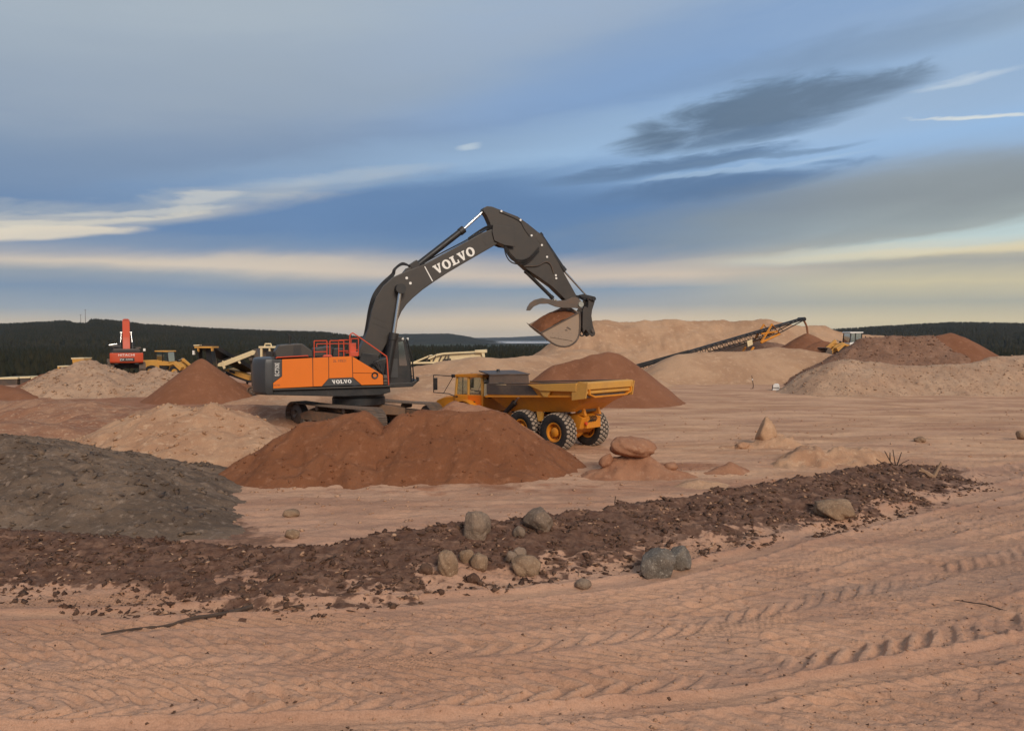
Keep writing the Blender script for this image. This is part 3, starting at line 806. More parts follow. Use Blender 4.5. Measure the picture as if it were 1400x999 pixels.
heap('earth_bank', 'low reddish earth bank behind the grey silt at the far left', RED, [[(-260, 545, 46), (-60, 547, 46), (0, 550, 45), (60, 547, 44), (110, 551, 43), (160, 560, 42)], [(20, 578, 36), (90, 585, 36), (130, 590, 36)], [(150, 566, 39), (185, 572, 39)]], 0.30, 0.11, 0.22, 1.6, 0.25, 1.0, 0.2, 5, 0.06)
heap('earth_bank', 'low reddish bank between the brown cone and the excavator counterweight', RED, [[(210, 559, 42), (270, 556, 42), (330, 554, 41), (380, 556, 40)]], 0.30, 0.12, 0.16, 1.6, 0.2, 1.0, 0.2, 6, 0.04)
heap('sand_heap', 'pale flat sand bank right behind the big excavator tracks', SAND, [[(345, 548, 46), (362, 539, 46), (400, 537, 46), (470, 540, 46), (540, 534, 47), (600, 528, 48)]], 0.34, 0.12, 0.12, 1.8, 0.1, 1.0, 0.2, 7, 0.02)
hD = heap('gravel_heap', 'pale gravel heap carrying the orange-red excavator', GRAVEL, [[(82, 528, 63), (98, 508, 64), (110, 497, 65), (121, 493, 65), (132, 502, 66), (142, 516, 66), (175, 516, 66), (201, 514, 66), (213, 504, 66), (228, 510, 65), (240, 524, 64), (248, 534, 63)], [(150, 514, 70), (205, 514, 70)], [(150, 511, 76), (205, 511, 76)]], 0.52, 0.11, 0.20, 1.3, 0.3, 0.5, 0.3, 8, 0.10, cat='gravel heap')
heap('sand_heap', 'brown heap behind the pale gravel, below the yellow generator', BROWN2, [[(48, 520, 68), (60, 511, 69), (76, 509, 69), (96, 511, 70), (112, 514, 70)]], 0.6, 0.13, 0.06, 1.5, 0.05, 0.4, 0.2, 9)
heap('sand_heap', 'smooth brown heap cut by the left edge of the picture', BROWN2, [[(-60, 524, 60), (-5, 525, 60), (18, 529, 60), (28, 536, 59)]], 0.5, 0.13, 0.06, 1.5, 0.05, 0.6, 0.2, 10)
hE = heap('sand_heap', 'smooth brown sand cone under the yellow chute', BROWN2, [[(275.5, 489.5, 58)]], 0.83, 0.09, 0.05, 1.6, 0.03, 0.35, 0.25, 11)
heap('sand_heap', 'low brown shoulder on the right of the sand cone under the chute', BROWN2, [[(322, 520, 62), (334, 523, 62)]], 0.75, 0.1, 0.06, 1.6, 0.05, 0.4, 0.25, 12)
heap('sand_heap', 'large brown sand heap standing behind the dump body', BROWN2, [[(762, 498, 55.5), (790, 491, 56), (812, 484, 56), (832, 480.5, 56), (842, 482, 56)]], 0.80, 0.10, 0.06, 2.0, 0.04, 0.5, 0.25, 13)
heap('sand_heap', 'rolling pale sand ridge behind the dump truck cab', SAND2, [[(545, 506, 69), (575, 501, 70), (610, 494, 72), (645, 489, 72), (662, 488.5, 72), (690, 490, 73), (715, 486.5, 74), (745, 487, 75), (775, 478, 77), (800, 478, 78)], [(560, 515, 62), (650, 508, 63), (720, 505, 65)]], 0.46, 0.17, 0.22, 3.0, 0.12, 1.0, 0.3, 14, 0.04)
heap('sand_heap', 'huge pale sand heap along the skyline behind the conveyor', SAND2, [[(745, 488, 108), (772, 464, 110), (795, 446, 112), (815, 438, 113), (835, 439.5, 113), (880, 440, 114), (925, 437.5, 114), (960, 440, 114), (992, 438.5, 114), (1012, 440, 114), (1045, 437, 114), (1070, 441, 114), (1092, 447, 114), (1120, 446.5, 114), (1140, 453, 114), (1172, 458, 114), (1210, 459, 114)]], 0.66, 0.26, 0.30, 3.2, 0.14, 0.9, 0.3, 15, 0.10)
hI = heap('sand_heap', 'broad pale sand heap in front of the conveyor', SAND2, [[(905, 505, 81), (930, 484, 84), (960, 481, 85), (1000, 481, 85), (1030, 478, 86), (1062, 474, 87), (1095, 477, 87), (1125, 482, 86), (1160, 488, 85)]], 0.56, 0.18, 0.12, 3.0, 0.06, 0.9, 0.3, 16, 0.02)
hJ = heap('gravel_heap', 'long pale pebbly bank along the right edge of the plain', GRAVEL, [[(1126, 512, 65), (1140, 494, 66), (1156, 491, 67), (1200, 496, 67), (1260, 500, 67), (1330, 497, 67), (1362, 488, 68), (1400, 486, 68), (1500, 484, 69), (1620, 486, 70)]], 0.62, 0.13, 0.18, 1.8, 0.15, 0.7, 0.3, 17, 0.05, cat='gravel heap')
hK = heap('gravel_heap', 'grey-brown gravel heap on the pale bank at right', KGRAV, [[(1168, 474, 77), (1188, 462, 78), (1222, 459, 78), (1255, 460, 78), (1270, 458.5, 78)]], 0.62, 0.15, 0.14, 1.6, 0.15, 0.6, 0.3, 18, 0.05, cat='gravel heap')
heap('gravel_heap', 'smoother brown heap on the right shoulder of the gravel heap', BROWN2, [[(1288, 457, 78), (1300, 455, 78), (1308, 458, 78)]], 0.64, 0.15, 0.06, 1.6, 0.08, 0.5, 0.3, 19, 0.01, cat='gravel heap')
hL = heap('sand_heap', 'small brown cone under the conveyor head', BROWN2, [[(1104, 455, 97)]], 0.60, 0.16, 0.06, 1.6, 0.05, 0.35, 0.25, 20)
heap('sand_heap', 'disturbed brown spoil in front of the wheel loader bucket', BROWN2, [[(1122, 466, 94), (1136, 468, 94)]], 0.62, 0.15, 0.12, 1.2, 0.1, 0.5, 0.25, 21, 0.05)
heap('sand_heap', 'dark low ramp of sand under the conveyor tail', KGRAV, [[(878, 512, 84), (905, 506, 85), (940, 500, 88)], [(1005, 470, 100), (1040, 466, 101), (1060, 468, 101)]], 0.5, 0.2, 0.12, 2.0, 0.08, 0.8, 0.3, 22, 0.02)
hM = heap('earth_mound', 'brown earth mound carrying the big rounded boulder', LUMP, [[(822, 642, 25.2, 0.8), (840, 628, 25.4, 1.5), (862, 623, 25.5, 1.5), (884, 624, 25.5, 1.4), (905, 640, 25.3, 0.9), (935, 648, 25.3, 0.6)], [(812, 652, 25)]], 1.0, 0.035, 0.10, 0.7, 0.25, 0.25, 0.3, 23, 0.04, cat='earth mound', group='earth lumps on the flats')
heap('earth_mound', 'pale crumbly mound behind the right end of the dark soil', SAND, [[(1075, 630, 27.5), (1092, 616, 28), (1108, 612, 28.2), (1120, 620, 28.2), (1135, 624, 28.2), (1150, 613, 28.4), (1178, 614, 28.4), (1190, 620, 28.4), (1215, 625, 28.6)]], 0.85, 0.05, 0.14, 0.6, 0.2, 0.3, 0.25, 24, 0.06, cat='earth mound', group='earth lumps on the flats')
heap('earth_mound', 'low pale earth spread round the upright slab', SAND, [[(992, 612, 32), (1015, 606, 32.3), (1030, 608, 32.3), (1046, 600, 32.5), (1068, 601, 32.5), (1082, 606, 32.4), (1095, 611, 32.2)]], 0.75, 0.05, 0.14, 0.5, 0.25, 0.2, 0.2, 25, 0.09, cat='earth mound', group='earth lumps on the flats')
heap('earth_mound', 'low brown clod mound right of the boulder mound', LUMP, [[(968, 646, 26), (985, 640, 26.1), (1003, 634, 26.2), (1014, 644, 26.2)]], 0.9, 0.04, 0.07, 0.6, 0.2, 0.25, 0.2, 26, 0.03, cat='earth mound', group='earth lumps on the flats')
heap('earth_mound', 'small pale hump at the dark soil edge below the boulder mound', SAND, [[(935, 664, 23.6), (955, 657, 23.8), (976, 660, 23.8)]], 0.6, 0.04, 0.06, 0.6, 0.2, 0.3, 0.2, 27, 0.02, cat='earth mound', group='earth lumps on the flats')

# ================================================================== machines
def quad_map(fr, quad, t):
    """unit square -> the plane t of a frame; quad = TL, TR, BR, BL in photo pixels"""
    tl, tr, br, bl = [fr.at(x_, y_, t) for x_, y_ in quad]
    def f(u, w):
        a = (bl[0] + (br[0] - bl[0]) * u, bl[1] + (br[1] - bl[1]) * u)
        b = (tl[0] + (tr[0] - tl[0]) * u, tl[1] + (tr[1] - tl[1]) * u)
        return (a[0] + (b[0] - a[0]) * w, t, a[1] + (b[1] - a[1]) * w)
    return f
def slab_letters(mb, word, fmap, lift=(0, 0, 0), gap=0.10):
    """bold slab-serif letters (V, O, L) as flat polygons"""
    V_ = [(0, 1), (.48, 1), (.48, .87), (.39, .87), (.57, .36), (.70, .87), (.62, .87), (.62, 1), (1, 1), (1, .87), (.92, .87), (.62, 0), (.42, 0), (.08, .87), (0, .87)]
    L_ = [(0, 0), (.92, 0), (.92, .38), (.80, .38), (.74, .14), (.46, .14), (.46, .87), (.58, .87), (.58, 1), (0, 1), (0, .87), (.13, .87), (.13, .13), (0, .13)]
    adv = {'V': 1.0, 'O': 1.06, 'L': 0.92}
    tot = sum(adv[c] for c in word) + gap * (len(word) - 1); x0 = 0
    for c in word:
        if c == 'O':
            n = 24; vs_ = []; fs = []
            for k in range(n):
                a = 2 * math.pi * k / n
                for rx, ry in ((.53, .53), (.22, .36)):
                    q = fmap((x0 + .53 + rx * math.cos(a)) / tot, .5 + ry * math.sin(a)); vs_.append(Vector(q) + Vector(lift))
            for k in range(n):
                j = (k + 1) % n; fs.append([2 * k, 2 * j, 2 * j + 1, 2 * k + 1])
            mb.add(vs_, fs)
        else:
            pl = V_ if c == 'V' else L_
            mb.add([Vector(fmap((x0 + a) / tot, b)) + Vector(lift) for a, b in pl], [list(range(len(pl)))])
        x0 += adv[c] + gap
def font_letters(mb, word, fmap, lift=(0, 0, 0)):
    cu = bpy.data.curves.new('letters', 'FONT'); cu.body = word; cu.resolution_u = 3
    ob = bpy.data.objects.new('letters', cu); COL.objects.link(ob)
    bpy.context.view_layer.update()
    me = bpy.data.meshes.new_from_object(ob.evaluated_get(bpy.context.evaluated_depsgraph_get()))
    co = [v.co.copy() for v in me.vertices]; fs = [list(p_.vertices) for p_ in me.polygons]
    bpy.data.objects.remove(ob); bpy.data.curves.remove(cu); bpy.data.meshes.remove(me)
    x0 = min(c.x for c in co); x1 = max(c.x for c in co); y0 = min(c.y for c in co); y1 = max(c.y for c in co)
    mb.add([Vector(fmap((c.x - x0) / (x1 - x0), (c.y - y0) / (y1 - y0))) + Vector(lift) for c in co], fs)
def pipe(name, pts, r, mat, parent, n=8):
    return MB().tube(pts, r, n).build(name, mat, parent, smooth=True)
def cylinder_set(name, p0, pm, p1, rb, rr_, parent, barrel=None):
    """hydraulic cylinder: barrel p0-pm (with gland and eye) and a bright rod to p1"""
    p0, pm, p1 = Vector(p0), Vector(pm), Vector(p1); d = (p1 - p0).normalized()
    mb = MB().tube([p0, pm], rb, 14)
    mb.tube([pm - d * rb * 1.2, pm + d * rb * 0.5], rb * 1.22, 14)
    mb.tube([p0 - d * rb * 0.4, p0 + d * rb * 0.9], rb * 1.15, 14)
    c = mb.build(name, barrel or BLACK, parent, smooth=True)
    rd_ = MB().tube([pm, p1], rr_, 12).tube([p1 + Vector((0, -rr_ * 1.6, 0)), p1 + Vector((0, rr_ * 1.6, 0))], rr_ * 1.8, 12)
    rd_.build('piston_rod', CHROME, c, smooth=True)
    return c
def curve_pts(pts, n=8):
    """Catmull-Rom through points"""
    pts = [Vector(q) for q in pts]; out = []
    for i in range(len(pts) - 1):
        a = pts[max(i - 1, 0)]; b = pts[i]; c = pts[i + 1]; d = pts[min(i + 2, len(pts) - 1)]
        for k in range(n):
            t = k / n
            out.append(0.5 * ((2 * b) + (c - a) * t + (2 * a - 5 * b + 4 * c - d) * t * t + (3 * b - 3 * c + d - a) * t ** 3))
    return out + [pts[-1]]

# ------------------------------------------------------------------ tracks
def track_shoe_mesh(w, pitch, mat):
    mb = MB()
    mb.add([(-w / 2 * 0 + x_, y_, z_) for z_ in (-.025, .0) for x_, y_ in ((-pitch * .47, -w / 2), (pitch * .47, -w / 2), (pitch * .47, w / 2), (-pitch * .47, w / 2))],
           [(3, 2, 1, 0), (4, 5, 6, 7), (0, 1, 5, 4), (1, 2, 6, 5), (2, 3, 7, 6), (3, 0, 4, 7)])
    for gx in (-.3, .02, .34):
        mb.box((gx * pitch, 0, .018), (pitch * .10, w * .98, .045))
    me = mb.mesh('track_shoe'); me.materials.append(mat)
    return me
def crawler_track(parent, loc, rz, length, rad, width, shoes, shoe_mesh, sag=0.05, detail=True, frame_mat=MUDDY):
    """one crawler: frame with rollers, sprocket, idler and a closed chain of shoes; local x along the track"""
    e = bpy.data.objects.new('track', None); link(e, parent); e.location = loc; e.rotation_euler = (0, 0, rz)
    half = length / 2 - rad; cz = rad + 0.02
    per = 4 * half + 2 * math.pi * rad; pitch = per / shoes
    for k in range(shoes):
        s_ = k * pitch
        if s_ < 2 * half: x_, z_, a = -half + s_, cz + rad - sag * math.sin(math.pi * s_ / (2 * half)) , 0.0
        elif s_ < 2 * half + math.pi * rad:
            th = (s_ - 2 * half) / rad; x_, z_, a = half + rad * math.sin(th), cz + rad * math.cos(th), th
        elif s_ < 4 * half + math.pi * rad: x_, z_, a = half - (s_ - 2 * half - math.pi * rad), cz - rad, math.pi
        else:
            th = (s_ - 4 * half - math.pi * rad) / rad; x_, z_, a = -half - rad * math.sin(th), cz - rad * math.cos(th), math.pi + th
        o = bpy.data.objects.new('track_shoe', shoe_mesh); link(o, e)
        o.location = (x_, 0, z_); o.rotation_euler = (0, a, 0)
    # side frame (boat shape) on both sides of the chain, rollers, sprocket, idler
    fw = width * 0.30
    mb = MB().prism([(-half * .82, cz - rad * .42), (half * .80, cz - rad * .42), (half * .92, cz), (half * .70, cz + rad * .36), (-half * .62, cz + rad * .40), (-half * .86, cz + .05)], -fw, fw)
    mb.build('track_frame', frame_mat, e, bevel=.03)
    for sx, nm in ((-1, 'sprocket'), (1, 'idler_wheel')):
        mb = MB().lathe([(0.0, -fw * 1.05), (rad * .30, -fw * 1.25), (rad * .34, -fw), (rad * .72, -fw * .95), (rad * .86, -fw * .75), (rad * .86, fw * .75), (rad * .72, fw * .95), (rad * .34, fw), (rad * .30, fw * 1.25), (0, fw * 1.05)], 24, 'Y', (sx * half, 0, cz))
        mb.build(nm, STEEL, e, smooth=True)
    if detail:
        for k in range(8):
            xk = -half * .78 + k * half * 1.56 / 7
            MB().lathe([(0, -fw * 1.15), (.16, -fw * 1.15), (.19, -fw * .8), (.19, fw * .8), (.16, fw * 1.15), (0, fw * 1.15)], 14, 'Y', (xk, 0, cz - rad + .22)).build('track_roller', STEEL, e, smooth=True)
        for xk in (-half * .35, half * .4):
            MB().lathe([(0, -fw * 1.1), (.12, -fw * 1.1), (.13, fw * 1.1), (0, fw * 1.1)], 12, 'Y', (xk, 0, cz + rad - .20)).build('carrier_roller', STEEL, e, smooth=True)
    return e

# ------------------------------------------------------------------ the big orange excavator
EXC = Frame(-7.92, 37.7, R(20), 0.34)
ex = empty('excavator', (-7.92, 37.7, 0.34), R(20))
tag(ex, 'large orange and charcoal crawler excavator with raised boom and loaded bucket', 'excavator')
F = EXC
shoe = track_shoe_mesh(0.90, 0.25, SHOE)
rel = R(-40) - R(20)
for sgn in (-1, 1):
    off = Vector((-math.sin(rel), math.cos(rel), 0)) * (1.88 * sgn) + Matrix.Rotation(R(-20), 3, 'Z') @ Vector((.30, -.20, 0))
    crawler_track(ex, (off.x, off.y, 0), rel, 7.0, 0.60, 0.86, 62, shoe)
cr = Matrix.Rotation(rel, 3, 'Z')
mb = MB().box((0, 0, .92), (1.9, 1.9, .55), cr)
for sx in (-1, 1):
    for sy in (-1, 1):
        a = cr @ Vector((sx * .5, sy * .6, .95)); b = cr @ Vector((sx * 1.7, sy * 1.7, .78))
        d = (b - a); w = Vector((-d.y, d.x, 0)).normalized() * .42
        mb.add([a - w + Vector((0, 0, -.3)), a + w + Vector((0, 0, -.3)), a + w + Vector((0, 0, .24)), a - w + Vector((0, 0, .24)),
                b - w + Vector((0, 0, -.22)), b + w + Vector((0, 0, -.22)), b + w + Vector((0, 0, .14)), b - w + Vector((0, 0, .14))],
               [(0, 1, 2, 3), (7, 6, 5, 4), (0, 4, 5, 1), (1, 5, 6, 2), (2, 6, 7, 3), (3, 7, 4, 0)])
mb.build('car_body', MUDDY, ex, bevel=.03)
MB().lathe([(0, 1.10), (1.26, 1.10), (1.34, 1.16), (1.34, 1.50), (1.28, 1.54), (1.28, 2.0), (0, 2.0)], 40, 'Z').build('slew_ring', BLACK, ex, smooth=True)
NT_ = -1.70   # near side of the upper structure
# deck frame
dk = F.poly([(373, 533), (533, 527), (534, 536), (520, 540), (470, 542), (373, 540)], NT_ + .12)
MB().prism(dk, NT_ + .12, 1.55).build('deck_frame', BLACK, ex, bevel=.03)
# sand-catching walkway strip along the near side
st_ = F.poly([(373, 531.5), (534, 526.5), (534, 528.5), (373, 533.5)], NT_ - .04)
MB().prism(st_, NT_ - .06, NT_ + .3).build('side_sill', DARK, ex, bevel=.01)
# counterweight: rounded tail
cwz = F.at(372, 540, NT_)[1]; cwt = F.at(372, 490, NT_)[1]
sx0 = F.at(373, 520, NT_)[0]
tail = []
for k in range(15):
    t_ = -1.72 + 3.44 * k / 14
    tail.append((sx0 - 0.35 - 0.55 * (1 - (abs(t_) / 1.72) ** 2.6), t_))
outl = tail + [(sx0 + .0, 1.72), (sx0 + .0, -1.72)]
secs = []
for z_, ins in ((cwz, .10), (cwz + .12, .02), (cwz + .6, 0), (cwt - .25, 0), (cwt - .04, .04), (cwt + .02, .14)):
    secs.append([((s_ + ins if i < 15 else s_), t_ * (1 - ins * .35), z_) for i, (s_, t_) in enumerate(outl)])
MB().loft(secs).build('counterweight', CHAR, ex, bevel=.02, smooth=True)
# machinery house core (dark, set back behind the panels)
core = F.poly([(374, 493), (480, 489), (520, 514), (522, 525), (374, 531)], NT_ + .05)
MB().prism(core, NT_ + .05, -0.55).build('machinery_house', DARK, ex)
core2 = [(sx0, 2.2), (-.3, 2.2), (-.3, 3.55), (sx0, 3.55)]
MB().prism(core2, -0.55, 1.68).build('engine_bay', DARK, ex, bevel=.03)
def panel(name, pts, mat, t=NT_, depth=.05, bevel=.012):
    return MB().prism(F.poly(pts, t), t, t + depth).build(name, mat, ex, bevel=bevel)
panel('side_panel', [(385.6, 491.2), (427, 489.2), (427.6, 528.4), (373.5, 531), (373.5, 523.5), (385.6, 514.5)], ORANGE)
panel('side_panel', [(428, 489.1), (449, 488.2), (449.2, 517.2), (440, 527.9), (428.4, 528.3)], ORANGE)
panel('side_panel', [(449.8, 488.1), (481, 486.9), (482, 515.8), (450, 517)], ORANGE)
panel('side_panel', [(481.8, 487.2), (519.5, 510), (482.6, 509.6)], ORANGE)
panel('side_panel', [(482.6, 510.2), (520.3, 510.6), (523.5, 513), (524, 525.6), (494.4, 526.2), (482.8, 515.8)], ORANGE)
panel('badge_panel', [(450, 517.6), (482.2, 516.4), (493.6, 526.3), (440.8, 527.9)], CHAR, NT_ - .003)
panel('rear_panel', [(372.6, 491.6), (385.2, 491.3), (385.2, 514.2), (373.2, 523.2), (372.6, 523.2)], CHAR, NT_ - .003)
mb = MB(); slab_letters(mb, 'VOLVO', quad_map(F, [(453.5, 519.6), (480, 518.6), (481, 523.4), (454.5, 524.6)], NT_ - .012)); mb.build('lettering', WHITE, ex)
mb = MB(); font_letters(mb, 'EC750E', quad_map(F, [(375.8, 513.8), (375.8, 496), (381.8, 495.8), (381.8, 513.6)], NT_ - .012)); mb.build('lettering', WHITE, ex)
mb = MB(); font_letters(mb, '2L 10521', quad_map(F, [(455.5, 491.6), (473, 491.2), (473, 494.6), (455.5, 495)], NT_ - .006)); mb.build('lettering', CHAR, ex)
mb = MB(); font_letters(mb, 'EC750', quad_map(F, [(374.4, 525.4), (382.6, 525.2), (382.6, 527.4), (374.4, 527.7)], NT_ - .006)); mb.build('lettering', CHAR, ex)
# door latch ring on the front panel
q = F.v(512.5, 513, NT_ - .02)
MB().lathe([(.10, -.02), (.17, -.03), (.17, .02), (.10, .02)], 16, 'Y', q).build('panel_latch', BLACK, ex)
# bevelled top cover of the engine
hood = F.poly([(377.5, 489.5), (375.5, 481), (381.5, 471.5), (410, 469.5), (414, 470), (427.5, 480), (428.5, 488)], -1.2)
hd = MB().prism(hood, -1.2, 1.25).build('engine_hood', DARK, ex, bevel=.05)
MB().prism(F.poly([(401, 472), (412, 471.4), (412, 486), (401, 486.6)], -1.205), -1.215, -1.19).build('grille', BLACK, hd)
# exhaust stack and bits on the deck
q = F.v(396, 470, -.6); pipe('exhaust_pipe', curve_pts([q + Vector((0, 0, -.4)), q + Vector((0, 0, .25)), q + Vector((-.02, 0, .42)), q + Vector((-.12, 0, .5))]), .05, BLACK, ex)
pipe('aerial', curve_pts([F.v(394, 458, -.9), F.v(399, 460, -.9), F.v(404, 465, -.9), F.v(406, 470, -.9)], 4), .018, BLACK, ex, 5)
hood2 = F.poly([(429, 488), (431, 476), (452, 473), (456, 478), (460, 487)], -.9)
MB().prism(hood2, -.9, 1.0).build('fuel_tank_cover', DARK, ex, bevel=.05)
MB().prism(F.poly([(455, 487.5), (456, 476), (472, 476), (473, 487.2)], -1.3), -1.3, -.5).build('tool_box', BLACK, ex, bevel=.03)
MB().prism(F.poly([(441, 488), (443, 485), (453, 485), (455, 487.6)], -1.5), -1.5, -1.2).build('filler_cap', REDP, ex, bevel=.02)
# long low rail along the hood
pipe('hood_rail', [F.v(377, 489.5, -1.5), F.v(379, 488.6, -1.5), F.v(421, 486.2, -1.5), F.v(421, 487.6, -1.5)], .03, REDP, ex)
# red guard rails on the deck (each frame a part)
def rail_frame(x0, x1, y0, y1, t, mid=True):
    mb = MB(); r = .026
    mb.tube([F.v(x0, y1, t), F.v(x0, y0, t)], r, 6); mb.tube([F.v(x1, y1, t), F.v(x1, y0 - .1, t)], r, 6)
    mb.tube([F.v(x0, y0, t), F.v(x1, y0 - .3, t)], r, 6)
    if mid: mb.tube([F.v(x0, (y0 + y1) / 2 + 4, t), F.v(x1, (y0 + y1) / 2 + 3.6, t)], r, 6)
    mb.build('guard_rail', REDP, ex, smooth=True)
rail_frame(429.5, 447, 466, 488.3, -1.45)
rail_frame(451, 470, 465.8, 487.8, -1.45, False)
rail_frame(463, 478, 465, 487, -1.35, True)
rail_frame(480, 490, 463, 486, -.9, True)
rail_frame(433, 478, 470, 487, 1.3, True)
MB().box(F.v(482, 475, -.9) + Vector((0, .1, 0)), (.35, .3, .45)).build('lubrication_box', REDP, ex, bevel=.02)
MB().box(F.v(484, 484, -1.1) + Vector((0, .1, 0)), (.4, .35, .22)).build('tool_tray', REDP, ex, bevel=.02)
# stair handrail
pipe('handrail', curve_pts([F.v(478.3, 487, -1.62), F.v(478.2, 462, -1.62), F.v(479, 457.5, -1.62), F.v(481.5, 455.6, -1.62), F.v(485, 456.8, -1.62), F.v(505, 470.5, -1.62), F.v(526, 485.4, -1.62), F.v(528.6, 488, -1.62), F.v(529.8, 500, -1.62), F.v(531.4, 526, -1.62)], 5), .032, REDP, ex)
# steps at the front corner
MB().prism(F.poly([(524.4, 512.5), (529.5, 513), (530, 525.5), (524.6, 525.8)], NT_), NT_ + .01, NT_ + .5).build('step_box', STEEL, ex, bevel=.02)
for yy in (516, 521):
    MB().prism(F.poly([(524.4, yy), (530.2, yy), (530.2, yy + .9), (524.4, yy + .9)], NT_ - .1), NT_ - .1, NT_ + .02).build('step', STEEL, ex)
# boom foot brackets
for t_ in (-.62, .5):
    MB().prism(F.poly([(486, 500), (493, 482), (512, 484), (526, 505), (528, 524), (490, 524)], 0), t_, t_ + .12).build('boom_bracket', BLACK, ex, bevel=.02)
# dark hydraulics filling between the house and the cab
MB().prism(F.poly([(505, 512), (512, 494), (530, 488), (533, 525), (507, 526)], -.9), -.9, .2).build('valve_block', BLACK, ex, bevel=.04)
for k in range(4):
    pipe('hose', curve_pts([F.v(500 + 3 * k, 508, -1.0 + .08 * k), F.v(508 + 3 * k, 497 - k, -1.1 + .1 * k), F.v(516 + 2 * k, 503 + 2 * k, -1.0), F.v(522, 515, -.95 + .08 * k)], 5), .035, HOSE, ex, 6)
# cab on the far side
cabp = [(531.5, 526), (532.5, 489), (538, 466), (541, 458.5), (551, 460.5), (556, 468), (561.5, 500), (563, 520), (559.5, 527)]
ct0, ct1 = .48, 1.72
cab = MB()
pl = F.poly(cabp, ct0)
cab.prism(pl, ct0 + .03, ct1 - .03)
cb = cab.build('cab', BLACK, ex, bevel=.06)
# windscreen and side windows: panes proud of the cab shell
MB().prism(F.poly([(544.5, 468), (551, 466), (557, 500), (546, 500)], ct0), ct0 + .005, ct0 + .028).build('side_window', GLASSD, cb)
MB().prism(F.poly([(534.2, 516), (534.6, 491), (543.5, 490.5), (544, 516)], ct0), ct0 - .002, ct0 + .028).build('side_panel', CHAR, cb)
a0, a1 = F.at(553.4, 463.5, ct0), F.at(562.3, 503, ct0)
nrm = Vector((a0[1] - a1[1], 0, a1[0] - a0[0])).normalized() * .02
mb = MB()
vs_ = [Vector((a0[0], ct0 + .12, a0[1])), Vector((a1[0], ct0 + .12, a1[1])), Vector((a1[0], ct1 - .12, a1[1])), Vector((a0[0], ct1 - .12, a0[1]))]
mb.add([q + nrm * 1.2 for q in vs_] + [q + nrm * 2.2 for q in vs_], [(0, 1, 2, 3), (7, 6, 5, 4), (0, 4, 5, 1), (1, 5, 6, 2), (2, 6, 7, 3), (3, 7, 4, 0)])
mb.build('windscreen', GLASSD, cb)
# guard bars over the windscreen
for t_ in (ct0 + .02, ct0 + .6, ct1 - .02):
    pipe('screen_guard', [F.v(554.6, 463, ct0) + Vector((.06, t_ - ct0, 0)), F.v(562, 490, ct0) + Vector((.07, t_ - ct0, 0)), F.v(564.6, 521, ct0) + Vector((.05, t_ - ct0, 0))], .04, BLACK, cb, 6)
for z_ in (470, 485, 500, 514):
    p0 = F.v(554.4 + (z_ - 463) * .18, z_, ct0) + Vector((.06, 0, 0))
    pipe('guard_bar', [p0, p0 + Vector((0, ct1 - ct0, 0))], .018, BLACK, cb, 5)
MB().prism(F.poly([(531, 524), (563, 522.5), (571, 518.5), (572, 521), (564, 528.5), (534, 530)], ct0 - .1), ct0 - .12, ct1).build('cab_platform', BLACK, ex, bevel=.03)
for px_, py_, t_ in ((549, 463.2, .55), (555.8, 463.4, 1.45)):
    q = F.v(px_, py_, t_)
    MB().tube([q, q + Vector((.10, 0, 0))], [.05, .09], 10).build('work_light', WHITE, cb, smooth=True)
    pipe('light_bracket', [q, q + Vector((-.02, 0, -.25))], .02, BLACK, cb, 5)
q = F.v(571, 518, ct0 - .05); MB().box(q + Vector((0, 0, .0)), (.10, .35, .22)).build('mirror', BLACK, cb, bevel=.02)
# boom
BW = .46
bp_ = [(489, 486), (493, 476), (499, 462), (503, 450), (508, 425), (514, 406), (524, 391), (537, 379), (556, 370.5), (583, 360), (622, 339), (660, 318), (672, 313.5), (679, 313.5), (685, 318), (686.5, 324), (684, 330), (680, 333.5), (660, 345), (634, 360), (612, 373), (593, 385.5), (578, 396), (565, 407), (556, 416), (549, 426), (543, 440), (536, 456), (526, 474), (514, 494), (502, 495)]
boom = MB().prism(F.poly(bp_, -BW), -BW, BW).build('boom', DARK, ex, bevel=.035)
mb = MB(); slab_letters(mb, 'VOLVO', quad_map(F, [(590.8, 364.3), (645.5, 336.2), (651, 347.2), (596.8, 375.4)], -BW - .006)); mb.build('lettering', WHITE, boom)
mb = MB(); a = [F.at(x_, y_, -BW - .004) for x_, y_ in ((580, 364.5), (581.2, 364), (592, 384), (590.8, 384.6))]
mb.add([(s_, -BW - .004, z_) for s_, z_ in a], [(0, 1, 2, 3)]); mb.build('stripe', WHITE, boom)
for pts in ([(511, 431), (534, 440.5), (534, 443.5), (511, 434)], [(509.5, 440), (533, 449.5), (533, 451), (509.5, 441.5)]):
    MB().prism(F.poly(pts, -BW), -BW - .012, -BW).build('weld_plate', DARK, boom)
MB().prism(F.poly([(660, 329), (672, 323), (677, 329.5), (665, 336)], -BW), -BW - .01, -BW).build('inspection_plate', DARK, boom)
for px_, py_, rr_, m_, nm in ((543.5, 396, .26, BLACK, 'cylinder_pin'), (681.5, 322, .24, BLACK, 'arm_pin'), (553.5, 381, .07, WHITE, 'plug'), (558.5, 388, .07, WHITE, 'plug')):
    q = F.v(px_, py_, 0)
    hw = .98 if nm == 'cylinder_pin' else (BW + .07 if nm == 'arm_pin' else BW + .015)
    MB().tube([(q.x, -hw, q.z), (q.x, hw, q.z)], rr_, 18).build(nm, m_, boom, smooth=True)
# boom cylinders either side
for t_ in (-.80, .80):
    cylinder_set('boom_cylinder', F.v(524, 518, 0) + Vector((0, t_, 0)), F.v(534.2, 458, 0) + Vector((0, t_, 0)), F.v(543.5, 396, 0) + Vector((0, t_, 0)), .21, .10, ex)
